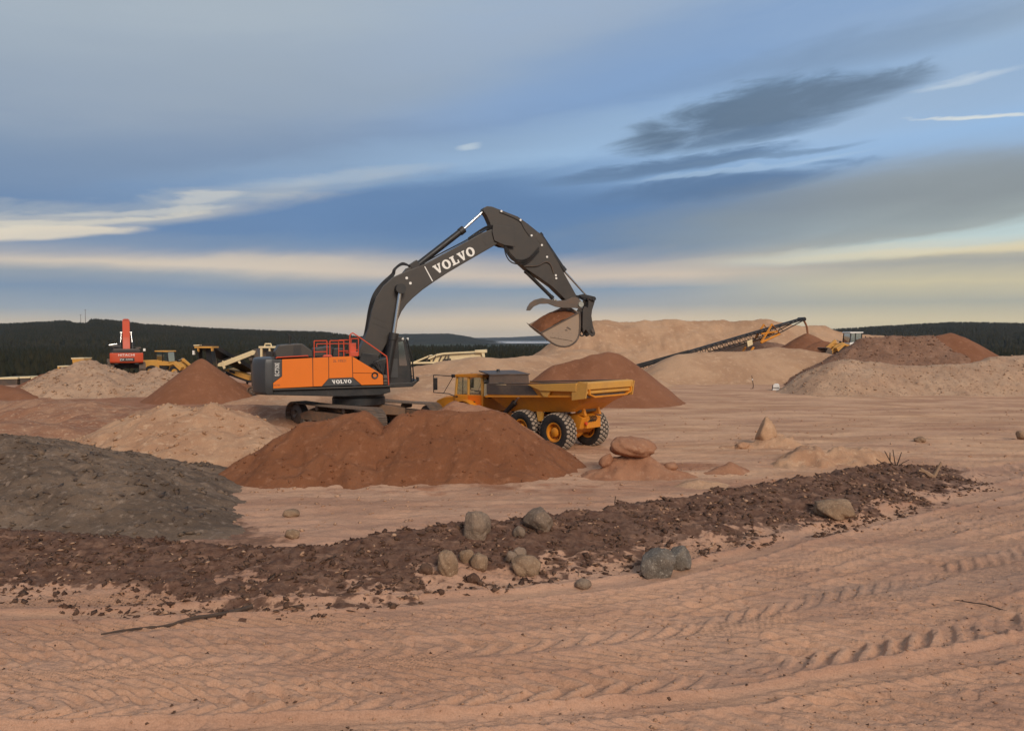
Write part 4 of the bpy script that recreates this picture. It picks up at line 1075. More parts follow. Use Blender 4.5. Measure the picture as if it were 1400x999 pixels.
# arm cylinder on top of the boom
cylinder_set('arm_cylinder', F.v(558, 372.5, 0), F.v(632.5, 314.5, 0), F.v(662.5, 287.5, 0), .17, .075, ex)
MB().prism(F.poly([(549, 376), (557, 366), (564, 364), (574, 365.5)], -.3), -.24, .24).build('cylinder_lug', DARK, boom, bevel=.02)
q = F.v(566, 363, 0); MB().box(q, (.5, .52, .36), Matrix.Rotation(-.6, 3, 'Y')).build('cylinder_clamp', BLACK, ex, bevel=.03)
# arm (stick)
AW = .29
ap = [(660.5, 288), (661.5, 284), (666, 281.8), (673, 282.5), (690, 289), (708, 296), (722, 306), (735, 316.5), (744, 327), (752, 340), (763, 358), (775, 380), (787.5, 402.5), (790, 412), (787, 418), (780, 416), (773, 409.5), (755, 392), (738, 380), (720, 368), (708, 357), (698, 347), (692.5, 337), (686, 334), (678, 330), (673.5, 318), (670, 305), (665.5, 295)]
arm = MB().prism(F.poly(ap, -AW), -AW, AW).build('arm', DARK, ex, bevel=.03)
for t_ in (-BW - .10, BW + .02):   # fork plates that clasp the boom tip
    MB().prism(F.poly([(672, 308), (700, 312), (702, 338), (688, 336), (674, 330), (671, 318)], -AW), t_, t_ + .08).build('fork_plate', DARK, arm, bevel=.015)
for px_, py_ in ((683, 290), (709, 302), (724, 323), (738, 336), (745, 352), (757, 377), (757.5, 381)):
    q = F.v(px_, py_, 0); MB().tube([(q.x, -AW - .03, q.z), (q.x, -AW + .01, q.z)], .06, 10).build('grease_plug', WHITE, arm, smooth=True)
pipe('grease_line', curve_pts([F.v(683, 290, -AW - .02), F.v(709, 301.5, -AW - .02), F.v(717, 313, -AW - .02), F.v(724, 323, -AW - .02)], 4), .022, BLACK, arm, 5)
# hoses looping from boom tip to arm
for k, (o1, o2) in enumerate(((0, 0), (2.2, 2.5), (4.2, 5.5))):
    pipe('hose', curve_pts([F.v(640, 330 - o1, -.30 + .12 * k), F.v(664, 314.5 - o1, -.34), F.v(678, 312 - o1 * .5, -AW - .12), F.v(688, 321, -AW - .16), F.v(693 - o2 * .4, 340 + o2, -AW - .18), F.v(702 - o2 * .5, 353 + o2, -AW - .16), F.v(715, 355.5 + o2, -AW - .12), F.v(726, 350 + o2, -AW - .08), F.v(737, 338 + o2, -AW - .05)], 6), .035, HOSE, ex, 6)
pipe('hose', curve_pts([F.v(718, 364, -AW - .08), F.v(735, 363, -AW - .10), F.v(746, 358, -AW - .08), F.v(753, 362, -AW - .05), F.v(757, 374, -AW - .03)], 5), .028, STEEL, ex, 6)
for k in range(3):   # hoses along the back of the boom
    o1 = k * 1.3
    pipe('hose', curve_pts([F.v(496 - o1, 480, -.2 + .2 * k), F.v(502.5 - o1, 448, -.2 + .2 * k), F.v(507 - o1, 424 - o1, -.2 + .2 * k), F.v(513 - o1, 405 - o1, -.2 + .2 * k), F.v(524 - o1, 390 - o1, -.2 + .2 * k), F.v(538 - o1, 377 - o1, -.2 + .2 * k), F.v(541 - o1, 368, -.2 + .2 * k), F.v(550, 362 - o1, -.2 + .2 * k), F.v(561, 364, -.15 + .15 * k)], 5), .035, HOSE, ex, 6)
for k in range(2):
    pipe('boom_pipe', curve_pts([F.v(575, 362.5, -.2 + .4 * k), F.v(600, 348, -.2 + .4 * k), F.v(640, 327, -.2 + .4 * k), F.v(660, 313, -.2 + .4 * k), F.v(672, 310.5, -.2 + .4 * k)], 4), .035, BLACK, boom, 6)
# bucket cylinder on the arm, thumb cylinder below it
cylinder_set('bucket_cylinder', F.v(738, 321, 0), F.v(770.5, 369.5, 0), F.v(806, 408.5, 0), .15, .065, ex)
MB().prism(F.poly([(731, 324), (736, 317), (748, 331), (741, 336)], -.3), -.30, .30).build('cylinder_guard', DARK, ex, bevel=.02)
cylinder_set('thumb_cylinder', F.v(718.5, 371, 0), F.v(755, 407, 0), F.v(759, 411, 0), .10, .05, ex)
# thumb: curved jaw above the bucket, two cheek plates and a spine
th = [(720, 424.5), (721.5, 419.5), (725, 414), (731, 409.8), (741, 407.2), (752, 409), (762, 411), (775, 410), (783, 406), (790, 407), (796, 412.5), (797.5, 418), (794, 422), (787, 421), (770, 421), (760, 419.2), (750, 415.2), (738, 415.5), (730, 419), (725, 424.5)]
thumb = bpy.data.objects.new('thumb', None); link(thumb, ex)
for t_ in (-.42, .32):
    MB().prism(F.poly(th, t_), t_, t_ + .10).build('jaw_plate', STEEL, thumb, bevel=.015)
MB().prism(F.poly([(726, 417), (733, 412.5), (742, 410), (752, 411.5), (760, 413.5), (760, 416), (750, 413.6), (740, 413), (731, 417)], 0), -.32, .32).build('jaw_web', STEEL, thumb)
q = F.v(789.5, 416.5, 0); MB().tube([(q.x, -.50, q.z), (q.x, .50, q.z)], .16, 16).build('bucket_pin', CHROME, ex, smooth=True)
# link arms and coupler
for t_ in (-.50, .42):
    MB().prism(F.poly([(786, 404), (792, 402.6), (800, 404.2), (808, 406.2), (810, 410), (806, 412.5), (799, 408.5), (791, 406.8)], 0), t_, t_ + .08).build('link_arm', BLACK, ex, bevel=.012)
    MB().prism(F.poly([(800.5, 411), (805, 406.5), (809.5, 408.5), (809, 413), (805.5, 424), (804.5, 432), (806.5, 445), (809.6, 455), (809, 458.5), (805.5, 460.2), (801, 456.5), (797, 450.5), (793.4, 455), (792.4, 447), (792.8, 424), (795.5, 419), (800, 421)], 0), t_ + .1 * (1 if t_ < 0 else -1), t_ + .1 * (1 if t_ < 0 else -1) + .09).build('coupler_plate', DARK, ex, bevel=.015)
MB().prism(F.poly([(794, 426), (803, 428), (804, 445), (795, 447)], 0), -.32, .32).build('coupler_block', DARK, ex, bevel=.02)
q = F.v(806.5, 409, 0); MB().tube([(q.x, -.55, q.z), (q.x, .55, q.z)], .12, 12).build('link_pin', BLACK, ex, smooth=True)
q = F.v(805.5, 452, 0); MB().tube([(q.x, -.5, q.z), (q.x, .5, q.z)], .10, 12).build('coupler_pin', STEEL, ex, smooth=True)
q = F.v(795.5, 456, 0); MB().lathe([(.10, -.05), (.17, -.05), (.17, .05), (.10, .05), (.10, -.05)], 16, 'Y', q).build('lifting_eye', BLACK, ex)
# bucket: shell lofted between two side plates, rolled so the far side is higher
bkn = [(739, 455), (743, 459.5), (748, 464), (754, 468.5), (760, 471.8), (766, 473.5), (772, 474), (778, 472.8), (783, 470.2), (787, 466.8), (790, 462), (791.8, 456), (792.4, 448), (792.6, 438), (792, 427)]
BT, BWID, BROLL = -.85, 1.85, .50
def bk(px_, py_, u, ins=0.0):
    s_, z_ = F.at(px_, py_, BT)
    return Vector((s_, BT + BWID * u, z_ + BROLL * u))
cen = F.at(768, 446, BT)
outer = [[bk(x_, y_, u) for x_, y_ in bkn] for u in (0, 1)]
def inset(sec, k):
    c = Vector((cen[0], sec[0].y, cen[1] + BROLL * (sec[0].y - BT) / BWID))
    return [c + (q - c) * k for q in sec]
mb = MB()
n_ = len(bkn)
inner = [inset(s_, .955) for s_ in outer]
vs_ = outer[0] + outer[1] + inner[0] + inner[1]
fs = []
for i in range(n_ - 1):
    fs.append([i, i + 1, n_ + i + 1, n_ + i]); fs.append([2 * n_ + i, 3 * n_ + i, 3 * n_ + i + 1, 2 * n_ + i + 1])
for e_ in (0, n_ - 1):
    fs.append([e_, n_ + e_, 3 * n_ + e_, 2 * n_ + e_])
for k in (0, 1):
    for i in range(n_ - 1): fs.append([k * n_ + i, k * n_ + i + 1, 2 * n_ + k * n_ + i + 1, 2 * n_ + k * n_ + i])
mb.add(vs_, fs)
bucket = mb.build('bucket', BUCKETM, ex)
for u in (0.0, 0.955):
    a = [bk(x_, y_, u) for x_, y_ in bkn]; dv = Vector((0, BWID * .045, BROLL * .045))
    sgn = -0.02 if u == 0 else .02
    a = [q + Vector((0, sgn, 0)) for q in a]
    MB().add(a + [q + dv for q in a], [list(range(n_)), list(range(2 * n_ - 1, n_ - 1, -1))] + [[i, n_ + i, n_ + (i + 1) % n_, (i + 1) % n_] for i in range(n_)]).build('side_plate', BUCKETM, bucket)
# wear edge strip along the top of the near plate, cutting edge along the lip
MB().tube([bk(x_, y_, 0) + Vector((0, -.03, 0)) for x_, y_ in bkn], .05, 6).build('wear_strip', STEEL, bucket)
pipe('weld_seam', [bk(752, 461, 0) + Vector((0, -.025, 0)), bk(782, 466, 0) + Vector((0, -.025, 0))], .012, STEEL, bucket, 5)
e0, e1 = bk(738.6, 455.4, 0) + Vector((0, -.03, 0)), bk(792.4, 426.8, 0) + Vector((0, -.03, 0))
pipe('rim', [e0, e1], .045, STEEL, bucket, 6)
l0, l1 = bk(739, 455, -.01), bk(739, 455, 1.01); up_ = (bk(739, 455, 0) - bk(748, 464, 0)).normalized()
mb = MB(); nn = Vector((-up_.z, 0, up_.x)) * .035
mb.add([l0 - nn - up_ * .2, l1 - nn - up_ * .2, l1 + up_ * .18, l0 + up_ * .18, l0 + nn - up_ * .2, l1 + nn - up_ * .2], [(0, 1, 2, 3), (3, 2, 5, 4), (0, 3, 4), (1, 5, 2), (0, 4, 5, 1)])
mb.build('cutting_edge', STEEL, bucket)
for pts in ([(774, 448), (776, 446.5), (781, 450), (780, 451)], [(772, 451), (775, 450.5), (776, 452), (773, 452)]):
    MB().prism(F.poly(pts, BT - .03), BT - .035, BT - .015).build('scuff_mark', STEEL, bucket)
# load of sand heaped in the bucket (a thing of its own)
nu, nw = 26, 20
Xg = np.zeros((nw, nu)); Yg = np.zeros((nw, nu)); Zg = np.zeros((nw, nu))
for j in range(nw):
    for i in range(nu):
        a = i / (nu - 1); u = .05 + .90 * j / (nw - 1)
        px_ = 741 + (790 - 741) * a; py_ = 454 + (429 - 454) * a
        q = bk(px_, py_, u)
        dome = (math.sin(math.pi * min(max(a * 1.0 + .02, 0), 1)) ** .7) * (math.sin(math.pi * min(max((u - .02) / .96, 0), 1)) ** .55)
        q = q + Vector((-.30, 0, .62)) * dome * .62 - Vector((0, 0, .10))
        q.z += .06 * float(fbm(np.array([q.x * 2.2]), np.array([q.y * 2.2]), 3, 3)[0])
        Xg[j, i], Yg[j, i], Zg[j, i] = q
Mx = Matrix.Rotation(R(20), 3, 'Z')
xw = -7.92 + Xg * math.cos(R(20)) - Yg * math.sin(R(20)); yw = 37.7 + Xg * math.sin(R(20)) + Yg * math.cos(R(20)); zw = Zg + .34
me, _ = grid_mesh('sand_load', xw, yw, zw); me.materials.append(BROWN)
tag(link(bpy.data.objects.new('sand_load', me)), 'brown sand heaped in the raised excavator bucket', 'sand')

# ------------------------------------------------------------------ articulated dump truck
_o = G(756, 616.5)
TA = R(180 - 45)
_l = Vector((-math.sin(TA), math.cos(TA), 0))
TC = Vector((_o.x, _o.y, 0)) - _l * 1.45
tg0 = -0.02
T = Frame(TC.x, TC.y, TA, tg0)
tk = empty('dump_truck', (TC.x, TC.y, tg0), TA)
tag(tk, 'yellow six-wheel articulated dump truck with scuffed grey tipping body', 'dump truck')
def make_wheel_parts(R_, W, nlug, parent, loc, near=True, first=None):
    w = bpy.data.objects.new('wheel', None); link(w, parent); w.location = loc
    if first is not None:
        for ch in first.children:
            c = ch.copy(); link(c, w)
        return w
    prof = [(R_ * .50, -W * .40), (R_ * .56, -W * .47), (R_ * .78, -W * .50), (R_ * .90, -W * .47), (R_ * .955, -W * .40), (R_ * .965, 0), (R_ * .955, W * .40), (R_ * .90, W * .47), (R_ * .78, W * .50), (R_ * .56, W * .47), (R_ * .50, W * .40)]
    MB().lathe(prof, 44, 'Y').build('tyre', TYRE, w, smooth=True)
    mb = MB()
    rows = (-.38, -.13, .13, .38)
    for ri, rv in enumerate(rows):
        for k in range(nlug):
            a = 2 * math.pi * (k + (.5 if ri % 2 else 0)) / nlug
            wd, ln = W * .205, 2 * math.pi * R_ / nlug * .74
            hexa = [(-.5, -.28), (-.5, .28), (0, .5), (.5, .28), (.5, -.28), (0, -.5)]
            top = []; bot = []
            for hx, hy in hexa:
                aa = a + hy * ln / R_; yy = rv * W + hx * wd
                edge = abs(yy) / (W * .5)
                rt = R_ * (1.0 - .05 * edge ** 4)
                top.append((rt * math.cos(aa), yy, rt * math.sin(aa)))
                rb = R_ * .93
                bot.append((rb * math.cos(aa), yy * 1.03, rb * math.sin(aa)))
            mb.add(top + bot, [list(range(6))] + [[i, (i + 1) % 6, 6 + (i + 1) % 6, 6 + i] for i in range(6)])
    mb.build('tread', TREAD, w)
    for sy in (1, -1):
        MB().lathe([(R_ * .52, W * .41 * sy), (R_ * .50, W * .44 * sy), (R_ * .44, W * .42 * sy), (R_ * .40, W * .18 * sy), (R_ * .26, W * .14 * sy), (R_ * .24, W * .36 * sy), (R_ * .20, W * .40 * sy), (0, W * .41 * sy)], 30, 'Y').build('rim', YELLOW, w, smooth=True)
    mb = MB()
    for k in range(12):
        a = 2 * math.pi * k / 12
        mb.tube([(R_ * .33 * math.cos(a), W * .12, R_ * .33 * math.sin(a)), (R_ * .33 * math.cos(a), W * .20, R_ * .33 * math.sin(a))], .022, 6)
    mb.build('wheel_nuts', BLACK, w)
    return w
WR, WW = .84, .66
w0 = make_wheel_parts(WR, WW, 26, tk, (0, 1.45 - WW / 2, WR - .02))
for s_, t_ in ((2.0, 1.45 - WW / 2), (5.95, 1.45 - WW / 2)):
    make_wheel_parts(WR, WW, 26, tk, (s_, t_, WR - .02), first=w0)
for s_ in (-.02, 2.0, 5.95):
    make_wheel_parts(WR, WW, 26, tk, (s_, -1.45 + WW / 2, WR - .02), first=w0)
# chassis: rails, bogie beams, axles
mb = MB()
for t_ in (-.42, .42): mb.box((1.7, t_, 1.15), (4.9, .18, .42))
mb.build('rear_frame', YELLOW, tk, bevel=.02)
for s_ in (0, 2.0, 5.95):
    mb = MB().tube([(s_, -1.15, WR), (s_, 1.15, WR)], .19, 12)
    mb.lathe([(.01, -.30), (.34, -.22), (.40, 0), (.34, .22), (.01, .30)], 16, 'Y', (s_, 0, WR))
    mb.build('axle', YELLOW, tk, smooth=True)
for t_ in (-.72, .72):
    MB().prism([(-.15, .95), (.1, .72), (1.9, .72), (2.15, .95), (1.35, 1.18), (.65, 1.18)], t_ - .09, t_ + .09).build('bogie_beam', YELLOW, tk, bevel=.02)
# tail of the frame between the rear wheels
MB().prism([(-.95, 1.46), (-.78, .98), (-.35, .72), (.3, .75), (.4, 1.5), (-.5, 1.62)], -.62, .62).build('frame_tail', YELLOW, tk, bevel=.03)
MB().box((-.86, -.2, 1.22), (.12, .95, .5)).build('tail_plate', YELLOW, tk, bevel=.02)
for t_ in (-.5, .5): MB().prism([(-1.05, 1.55), (-.95, 1.86), (-.65, 1.98), (-.45, 1.55)], t_ - .07, t_ + .07).build('hinge_lug', YELLOW, tk, bevel=.015)
MB().tube([(-.78, -.72, 1.76), (-.78, .72, 1.76)], .10, 12).build('hinge_pin', STEEL, tk, smooth=True)
MB().tube([(-.9, .36, 1.2), (-.98, .36, 1.2)], .07, 10).build('tail_light', REDP, tk, smooth=True)
mb = MB()
for k in range(5): mb.tube(curve_pts([(-.9, -.3 + .1 * k, 1.5), (-1.02, -.28 + .1 * k, 1.38), (-.93, -.25 + .12 * k, 1.25)], 4), .022, 5)
mb.build('hose_bundle', HOSE, tk)
# ---- tipping body: shell lofted along the truck
def body_sec(s_, zb, zm, zt, wb, wm, wt, th):
    o_ = [(-wt, zt), (-wm, zm), (-wb, zb), (wb, zb), (wm, zm), (wt, zt)]
    i_ = [(wt - th, zt), (wm - th, zm + th * .3), (wb - th * .4, zb + th), (-wb + th * .4, zb + th), (-wm + th, zm + th * .3), (-wt + th, zt)]
    return [Vector((s_, t_, z_)) for t_, z_ in o_ + i_]
secs = [body_sec(-2.02, 2.42, 2.55, 2.98, 1.10, 1.46, 1.50, .07), body_sec(-1.32, 2.12, 2.50, 2.98, 1.06, 1.46, 1.50, .07), body_sec(-.75, 1.72, 2.46, 2.92, .98, 1.45, 1.49, .07),
        body_sec(1.2, 1.60, 2.32, 2.80, .98, 1.45, 1.47, .07), body_sec(3.05, 1.50, 2.22, 2.72, .98, 1.44, 1.46, .07), body_sec(4.15, 2.05, 2.22, 2.70, .98, 1.43, 1.45, .07)]
body = MB().loft(secs).build('tipping_body', YELLOW, tk, bevel=.012)
# scuffed upper side sheets of the front half, proud of the shell
for sg in (1, -1):
    a = [(4.14, 2.26), (.85, 2.36), (1.35, 2.80), (4.14, 2.71)]
    mb = MB().add([(s_, sg * (1.462 + .02 * (z_ - 2.2)), z_) for s_, z_ in a] + [(s_, sg * (1.482 + .02 * (z_ - 2.2)), z_) for s_, z_ in a], [(0, 1, 2, 3), (7, 6, 5, 4), (0, 4, 5, 1), (1, 5, 6, 2), (2, 6, 7, 3), (3, 7, 4, 0)])
    mb.build('side_sheet', DUMPG, body)
    # mid rail and top rail
    pl_ = [(4.2, 2.20), (-1.3, 2.50), (-1.3, 2.41), (4.2, 2.11)]
    MB().prism(pl_, sg * 1.44, sg * 1.54).build('side_rail', YELLOW, body, bevel=.01)
    # tapered box rail on the rear half and its gusset
    MB().prism([(1.35, 2.83), (-1.45, 3.02), (-1.45, 2.66), (.55, 2.60)], sg * 1.49, sg * 1.66).build('rail_box', YELLOWD, body, bevel=.02)
    MB().prism([(.75, 2.64), (.0, 2.64), (.22, 2.34), (.40, 2.34)], sg * 1.49, sg * 1.60).build('gusset', YELLOWD, body, bevel=.01)
    MB().tube([(4.15, sg * 1.47, 2.735), (-1.4, sg * 1.50, 3.02)], .035, 8).build('top_edge', STEEL, body, smooth=True)
# headboard: upright front sheet with a sloped top edge, raised spill guard
MB().loft([[Vector((4.10, t_, z_)) for t_, z_ in ((1.40, 2.05), (-1.40, 2.05), (-1.32, 3.10), (1.30, 3.17))], [Vector((4.18, t_, z_)) for t_, z_ in ((1.40, 2.05), (-1.40, 2.05), (-1.32, 3.10), (1.30, 3.17))]]).build('headboard', DUMPG, body, bevel=.01)
MB().loft([[Vector((s_, t_, z_)) for s_, t_, z_ in ((4.05, 1.36, 3.14), (4.05, -1.36, 3.08), (5.0, -1.2, 3.24), (5.0, 1.2, 3.28))], [Vector((s_, t_, z_ + .05)) for s_, t_, z_ in ((4.05, 1.36, 3.14), (4.05, -1.36, 3.08), (5.0, -1.2, 3.24), (5.0, 1.2, 3.28))]]).build('spill_guard', DUMPG, body)
# rear end of the body: stepped cross beams of the tail chute
def beam(name, z0_, z1_, s0_, s1_, w, mat):
    pl_ = [(s0_, z0_ + .04), (s0_ - .05, z0_), (s1_ + .05, z0_), (s1_, z0_ + .04), (s1_, z1_ - .04), (s1_ + .05, z1_), (s0_ - .05, z1_), (s0_, z1_ - .04)]
    return MB().prism(pl_, -w, w).build(name, mat, body, bevel=.01)
beam('tail_beam', 2.74, 3.06, -1.55, -2.02, 1.56, YELLOWD)
beam('tail_beam', 2.56, 2.72, -1.50, -1.95, 1.58, YELLOWD)
MB().prism([(-1.35, 2.42), (-1.80, 2.44), (-1.90, 3.02), (-1.35, 3.0)], -1.50, 1.50).build('tail_sheet', YELLOWD, body)
beam('tail_lip', 2.40, 2.535, -1.40, -1.88, 1.52, STEEL)
for sg in (1, -1):
    MB().prism([(-1.2, 2.28), (-1.95, 2.40), (-2.05, 3.02), (-1.62, 3.08), (-1.2, 2.6)], sg * 1.585, sg * 1.64).build('tail_cheek', YELLOWD, body, bevel=.012)
    # hoist cylinders at the flanks
    cylinder_set('hoist_cylinder', (3.6, sg * 1.12, 1.15), (2.5, sg * 1.28, 1.95), (2.1, sg * 1.35, 2.28), .11, .06, tk)
# mud flaps / struts under the body
MB().prism([(1.02, 1.62), (1.08, 1.2), (1.22, 1.2), (1.30, 1.62)], .9, 1.1).build('body_prop', YELLOWD, body)
# ---- front unit: cab, engine nose, mudguards
MB().prism([(3.2, .9), (3.4, .72), (7.6, .75), (7.9, 1.0), (7.6, 1.25), (4.4, 1.25), (3.2, 1.3)], -.45, .45).build('front_frame', YELLOW, tk, bevel=.03)
MB().prism([(3.0, .75), (3.5, .70), (3.6, 1.5), (3.1, 1.5)], -.4, .4).build('articulation_joint', BLACK, tk, bevel=.03)
cf = [(4.95, 1.28), (7.05, 1.28), (7.05, 2.02), (6.86, 2.98), (4.98, 3.06), (4.90, 2.2)]
CW = 1.0
cabm = bpy.data.objects.new('cab', None); link(cabm, tk)
# lower shell, pillars, roof - the glazing stays open between them
MB().prism([(4.92, 1.28), (7.05, 1.28), (7.06, 2.08), (4.90, 2.14)], -CW, CW).build('cab_shell', YELLOW, cabm, bevel=.03)
MB().prism([(4.92, 2.98), (6.90, 2.94), (7.02, 3.02), (6.9, 3.09), (5.4, 3.17), (4.9, 3.14)], -CW - .04, CW + .04).build('cab_roof', YELLOW, cabm, bevel=.04)
for sg in (1, -1):
    for nm, q0, q1, w in (('pillar', (5.0, 2.1), (5.02, 3.0), .14), ('pillar', (6.02, 2.1), (6.0, 3.0), .11), ('pillar', (6.98, 2.05), (6.86, 2.98), .11)):
        MB().prism([(q0[0] - w / 2, q0[1]), (q0[0] + w / 2, q0[1]), (q1[0] + w / 2, q1[1]), (q1[0] - w / 2, q1[1])], sg * (CW - .09), sg * CW).build(nm, YELLOWD, cabm, bevel=.01)
    MB().prism([(5.10, 2.14), (5.93, 2.10), (5.92, 2.97), (5.12, 2.99)], sg * (CW - .05), sg * (CW - .035)).build('door_window', GLASS, cabm)
    MB().prism([(6.10, 2.08), (6.88, 2.06), (6.78, 2.95), (6.08, 2.97)], sg * (CW - .05), sg * (CW - .035)).build('side_window', GLASS, cabm)
    MB().prism([(6.42, 2.07), (6.45, 2.07), (6.43, 2.96), (6.40, 2.96)], sg * (CW - .04), sg * (CW - .02)).build('window_bar', BLACK, cabm)
MB().prism([(6.95, 2.06), (6.98, 2.06), (6.84, 2.96), (6.81, 2.96)], -CW + .1, CW - .1).build('windscreen', GLASS, cabm)
MB().prism([(4.95, 2.15), (4.98, 2.15), (4.98, 2.96), (4.95, 2.96)], -CW + .1, CW - .1).build('rear_window', GLASS, cabm)
dr = MB().prism([(5.06, 1.36), (5.98, 1.36), (5.97, 2.08), (5.04, 2.12)], CW - .01, CW + .03).build('door', ORANGE, cabm, bevel=.012)
MB().box((5.55, CW + .045, 1.78), (.22, .03, .06)).build('door_handle', BLACK, dr)
MB().prism([(6.06, 1.36), (6.98, 1.36), (6.98, 2.02), (6.05, 2.06)], CW - .01, CW + .02).build('side_panel', YELLOW, cabm, bevel=.012)
for z_ in (1.98, 1.72): MB().box((6.82, CW + .03, z_), (.16, .03, .06)).build('vent', BLACK, cabm)
MB().box((5.0, CW - .2, 2.8), (.10, .3, .12)).build('rear_light', WHITE, cabm, bevel=.01)
MB().box((4.86, CW - .3, 2.55), (.10, .35, .10)).build('rear_light', WHITE, cabm, bevel=.01)
q = Vector((4.7, .2, 3.22)); MB().tube([q, q + Vector((0, 0, .16))], [.09, .075], 10).build('beacon', BLACK, cabm, smooth=True)
# seat inside
seat = MB().box((5.55, .1, 2.05), (.5, .5, .14)).box((5.28, .1, 2.38), (.14, .5, .66)).box((5.26, .1, 2.78), (.10, .28, .18))
seat.build('seat', BLACK, cabm, bevel=.04)
MB().lathe([(.17, -.015), (.20, -.015), (.20, .015), (.17, .015), (.17, -.015)], 18, 'Z', (6.25, .1, 2.22)).build('steering_wheel', BLACK, cabm)
# white air-filter / tank box behind the cab
MB().prism([(4.90, 2.08), (4.86, 2.70), (3.95, 2.68), (4.05, 2.45), (4.35, 2.08)], .35, .98).build('tank_box', CREAM, tk, bevel=.03)
MB().box((4.2, .6, 2.72), (.35, .3, .10)).build('filler_cap', BLACK, tk, bevel=.02)
MB().tube([(4.25, 1.0, 1.22), (4.25, 1.30, 1.22)], .26, 18).build('air_tank', BLACK, tk, smooth=True)
# nose
nose = MB().loft([[Vector((s_, t_, z_)) for t_, z_ in ((-w, 1.2), (w, 1.2), (w, zt), (w * .8, zt + .08), (-w * .8, zt + .08), (-w, zt))] for s_, w, zt in ((7.04, .95, 1.98), (7.9, .92, 1.86), (8.6, .86, 1.66), (8.75, .8, 1.5))])
nose.build('engine_hood', YELLOW, tk, bevel=.03)
for sg in (1, -1):
    ps = [(5.95 + 1.06 * math.cos(a), WR + 1.04 * math.sin(a)) for a in [R(20 + 14 * k) for k in range(11)]]
    ps2 = [(5.95 + 1.00 * math.cos(a), WR + .98 * math.sin(a)) for a in [R(160 - 14 * k) for k in range(11)]]
    MB().prism(ps + ps2, sg * .8, sg * 1.42).build('mudguard', YELLOW, tk)
    # mirror frame reaching out in front of the cab
    y_ = sg * (CW + .05)
    fr_ = bpy.data.objects.new('mirror_frame', None); link(fr_, tk)
    pts = [(6.95, y_, 2.98), (7.9, y_ + sg * .18, 3.0), (8.35, y_ + sg * .22, 3.0), (8.35, y_ + sg * .22, 2.12), (7.3, y_ + sg * .1, 2.10), (6.95, y_, 1.98)]
    mb = MB()
    for a, b in zip(pts[:-1], pts[1:]): mb.tube([a, b], .022, 6)
    mb.tube([(7.05, y_, 2.98), (7.65, y_ + sg * .14, 2.11)], .018, 6)
    mb.build('bracket', BLACK, fr_)
    MB().box((8.22, y_ + sg * .2, 2.55), (.07, .22, .62)).build('mirror', BLACK, fr_, bevel=.02)
    MB().box((7.02, y_ + sg * .03, 3.0), (.16, .14, .16)).build('mirror_arm_clamp', BLACK, fr_, bevel=.02)
# driver seated in the cab
def person_mesh():
    jo = [(0, 0, 0), (-.03, 0, .22), (-.05, 0, .44), (-.02, 0, .58), (.01, 0, .66), (.02, 0, .76), (.02, 0, .85),
          (-.04, .20, .47), (.10, .25, .25), (.34, .18, .25), (-.04, -.20, .47), (.10, -.25, .25), (.34, -.18, .25),
          (.08, .11, -.01), (.46, .13, .02), (.50, .13, -.30), (.08, -.11, -.01), (.46, -.13, .02), (.50, -.13, -.30)]
    ed = [(0, 1), (1, 2), (2, 3), (3, 4), (4, 5), (5, 6), (2, 7), (7, 8), (8, 9), (2, 10), (10, 11), (11, 12), (0, 13), (13, 14), (14, 15), (0, 16), (16, 17), (17, 18)]
    rad = [.15, .16, .16, .065, .09, .105, .07, .075, .055, .04, .075, .055, .04, .10, .075, .05, .10, .075, .05]
    me_ = bpy.data.meshes.new('person'); me_.from_pydata(jo, ed, [])
    o = bpy.data.objects.new('person', me_); link(o)
    sm = o.modifiers.new('skin', 'SKIN'); sb = o.modifiers.new('sub', 'SUBSURF'); sb.levels = 1; sb.render_levels = 1
    for i, v in enumerate(me_.skin_vertices[0].data): v.radius = (rad[i], rad[i]); v.use_root = (i == 0)
    me_.materials.append(CLOTH)
    return o
pr = person_mesh()
pq = Vector((TC.x, TC.y, tg0)) + Matrix.Rotation(TA, 3, 'Z') @ Vector((5.52, .1, 2.20))
pr.location = pq; pr.rotation_euler = (0, 0, TA)
tag(pr, 'person in dark clothing seated at the wheel of the yellow dump truck', 'person')

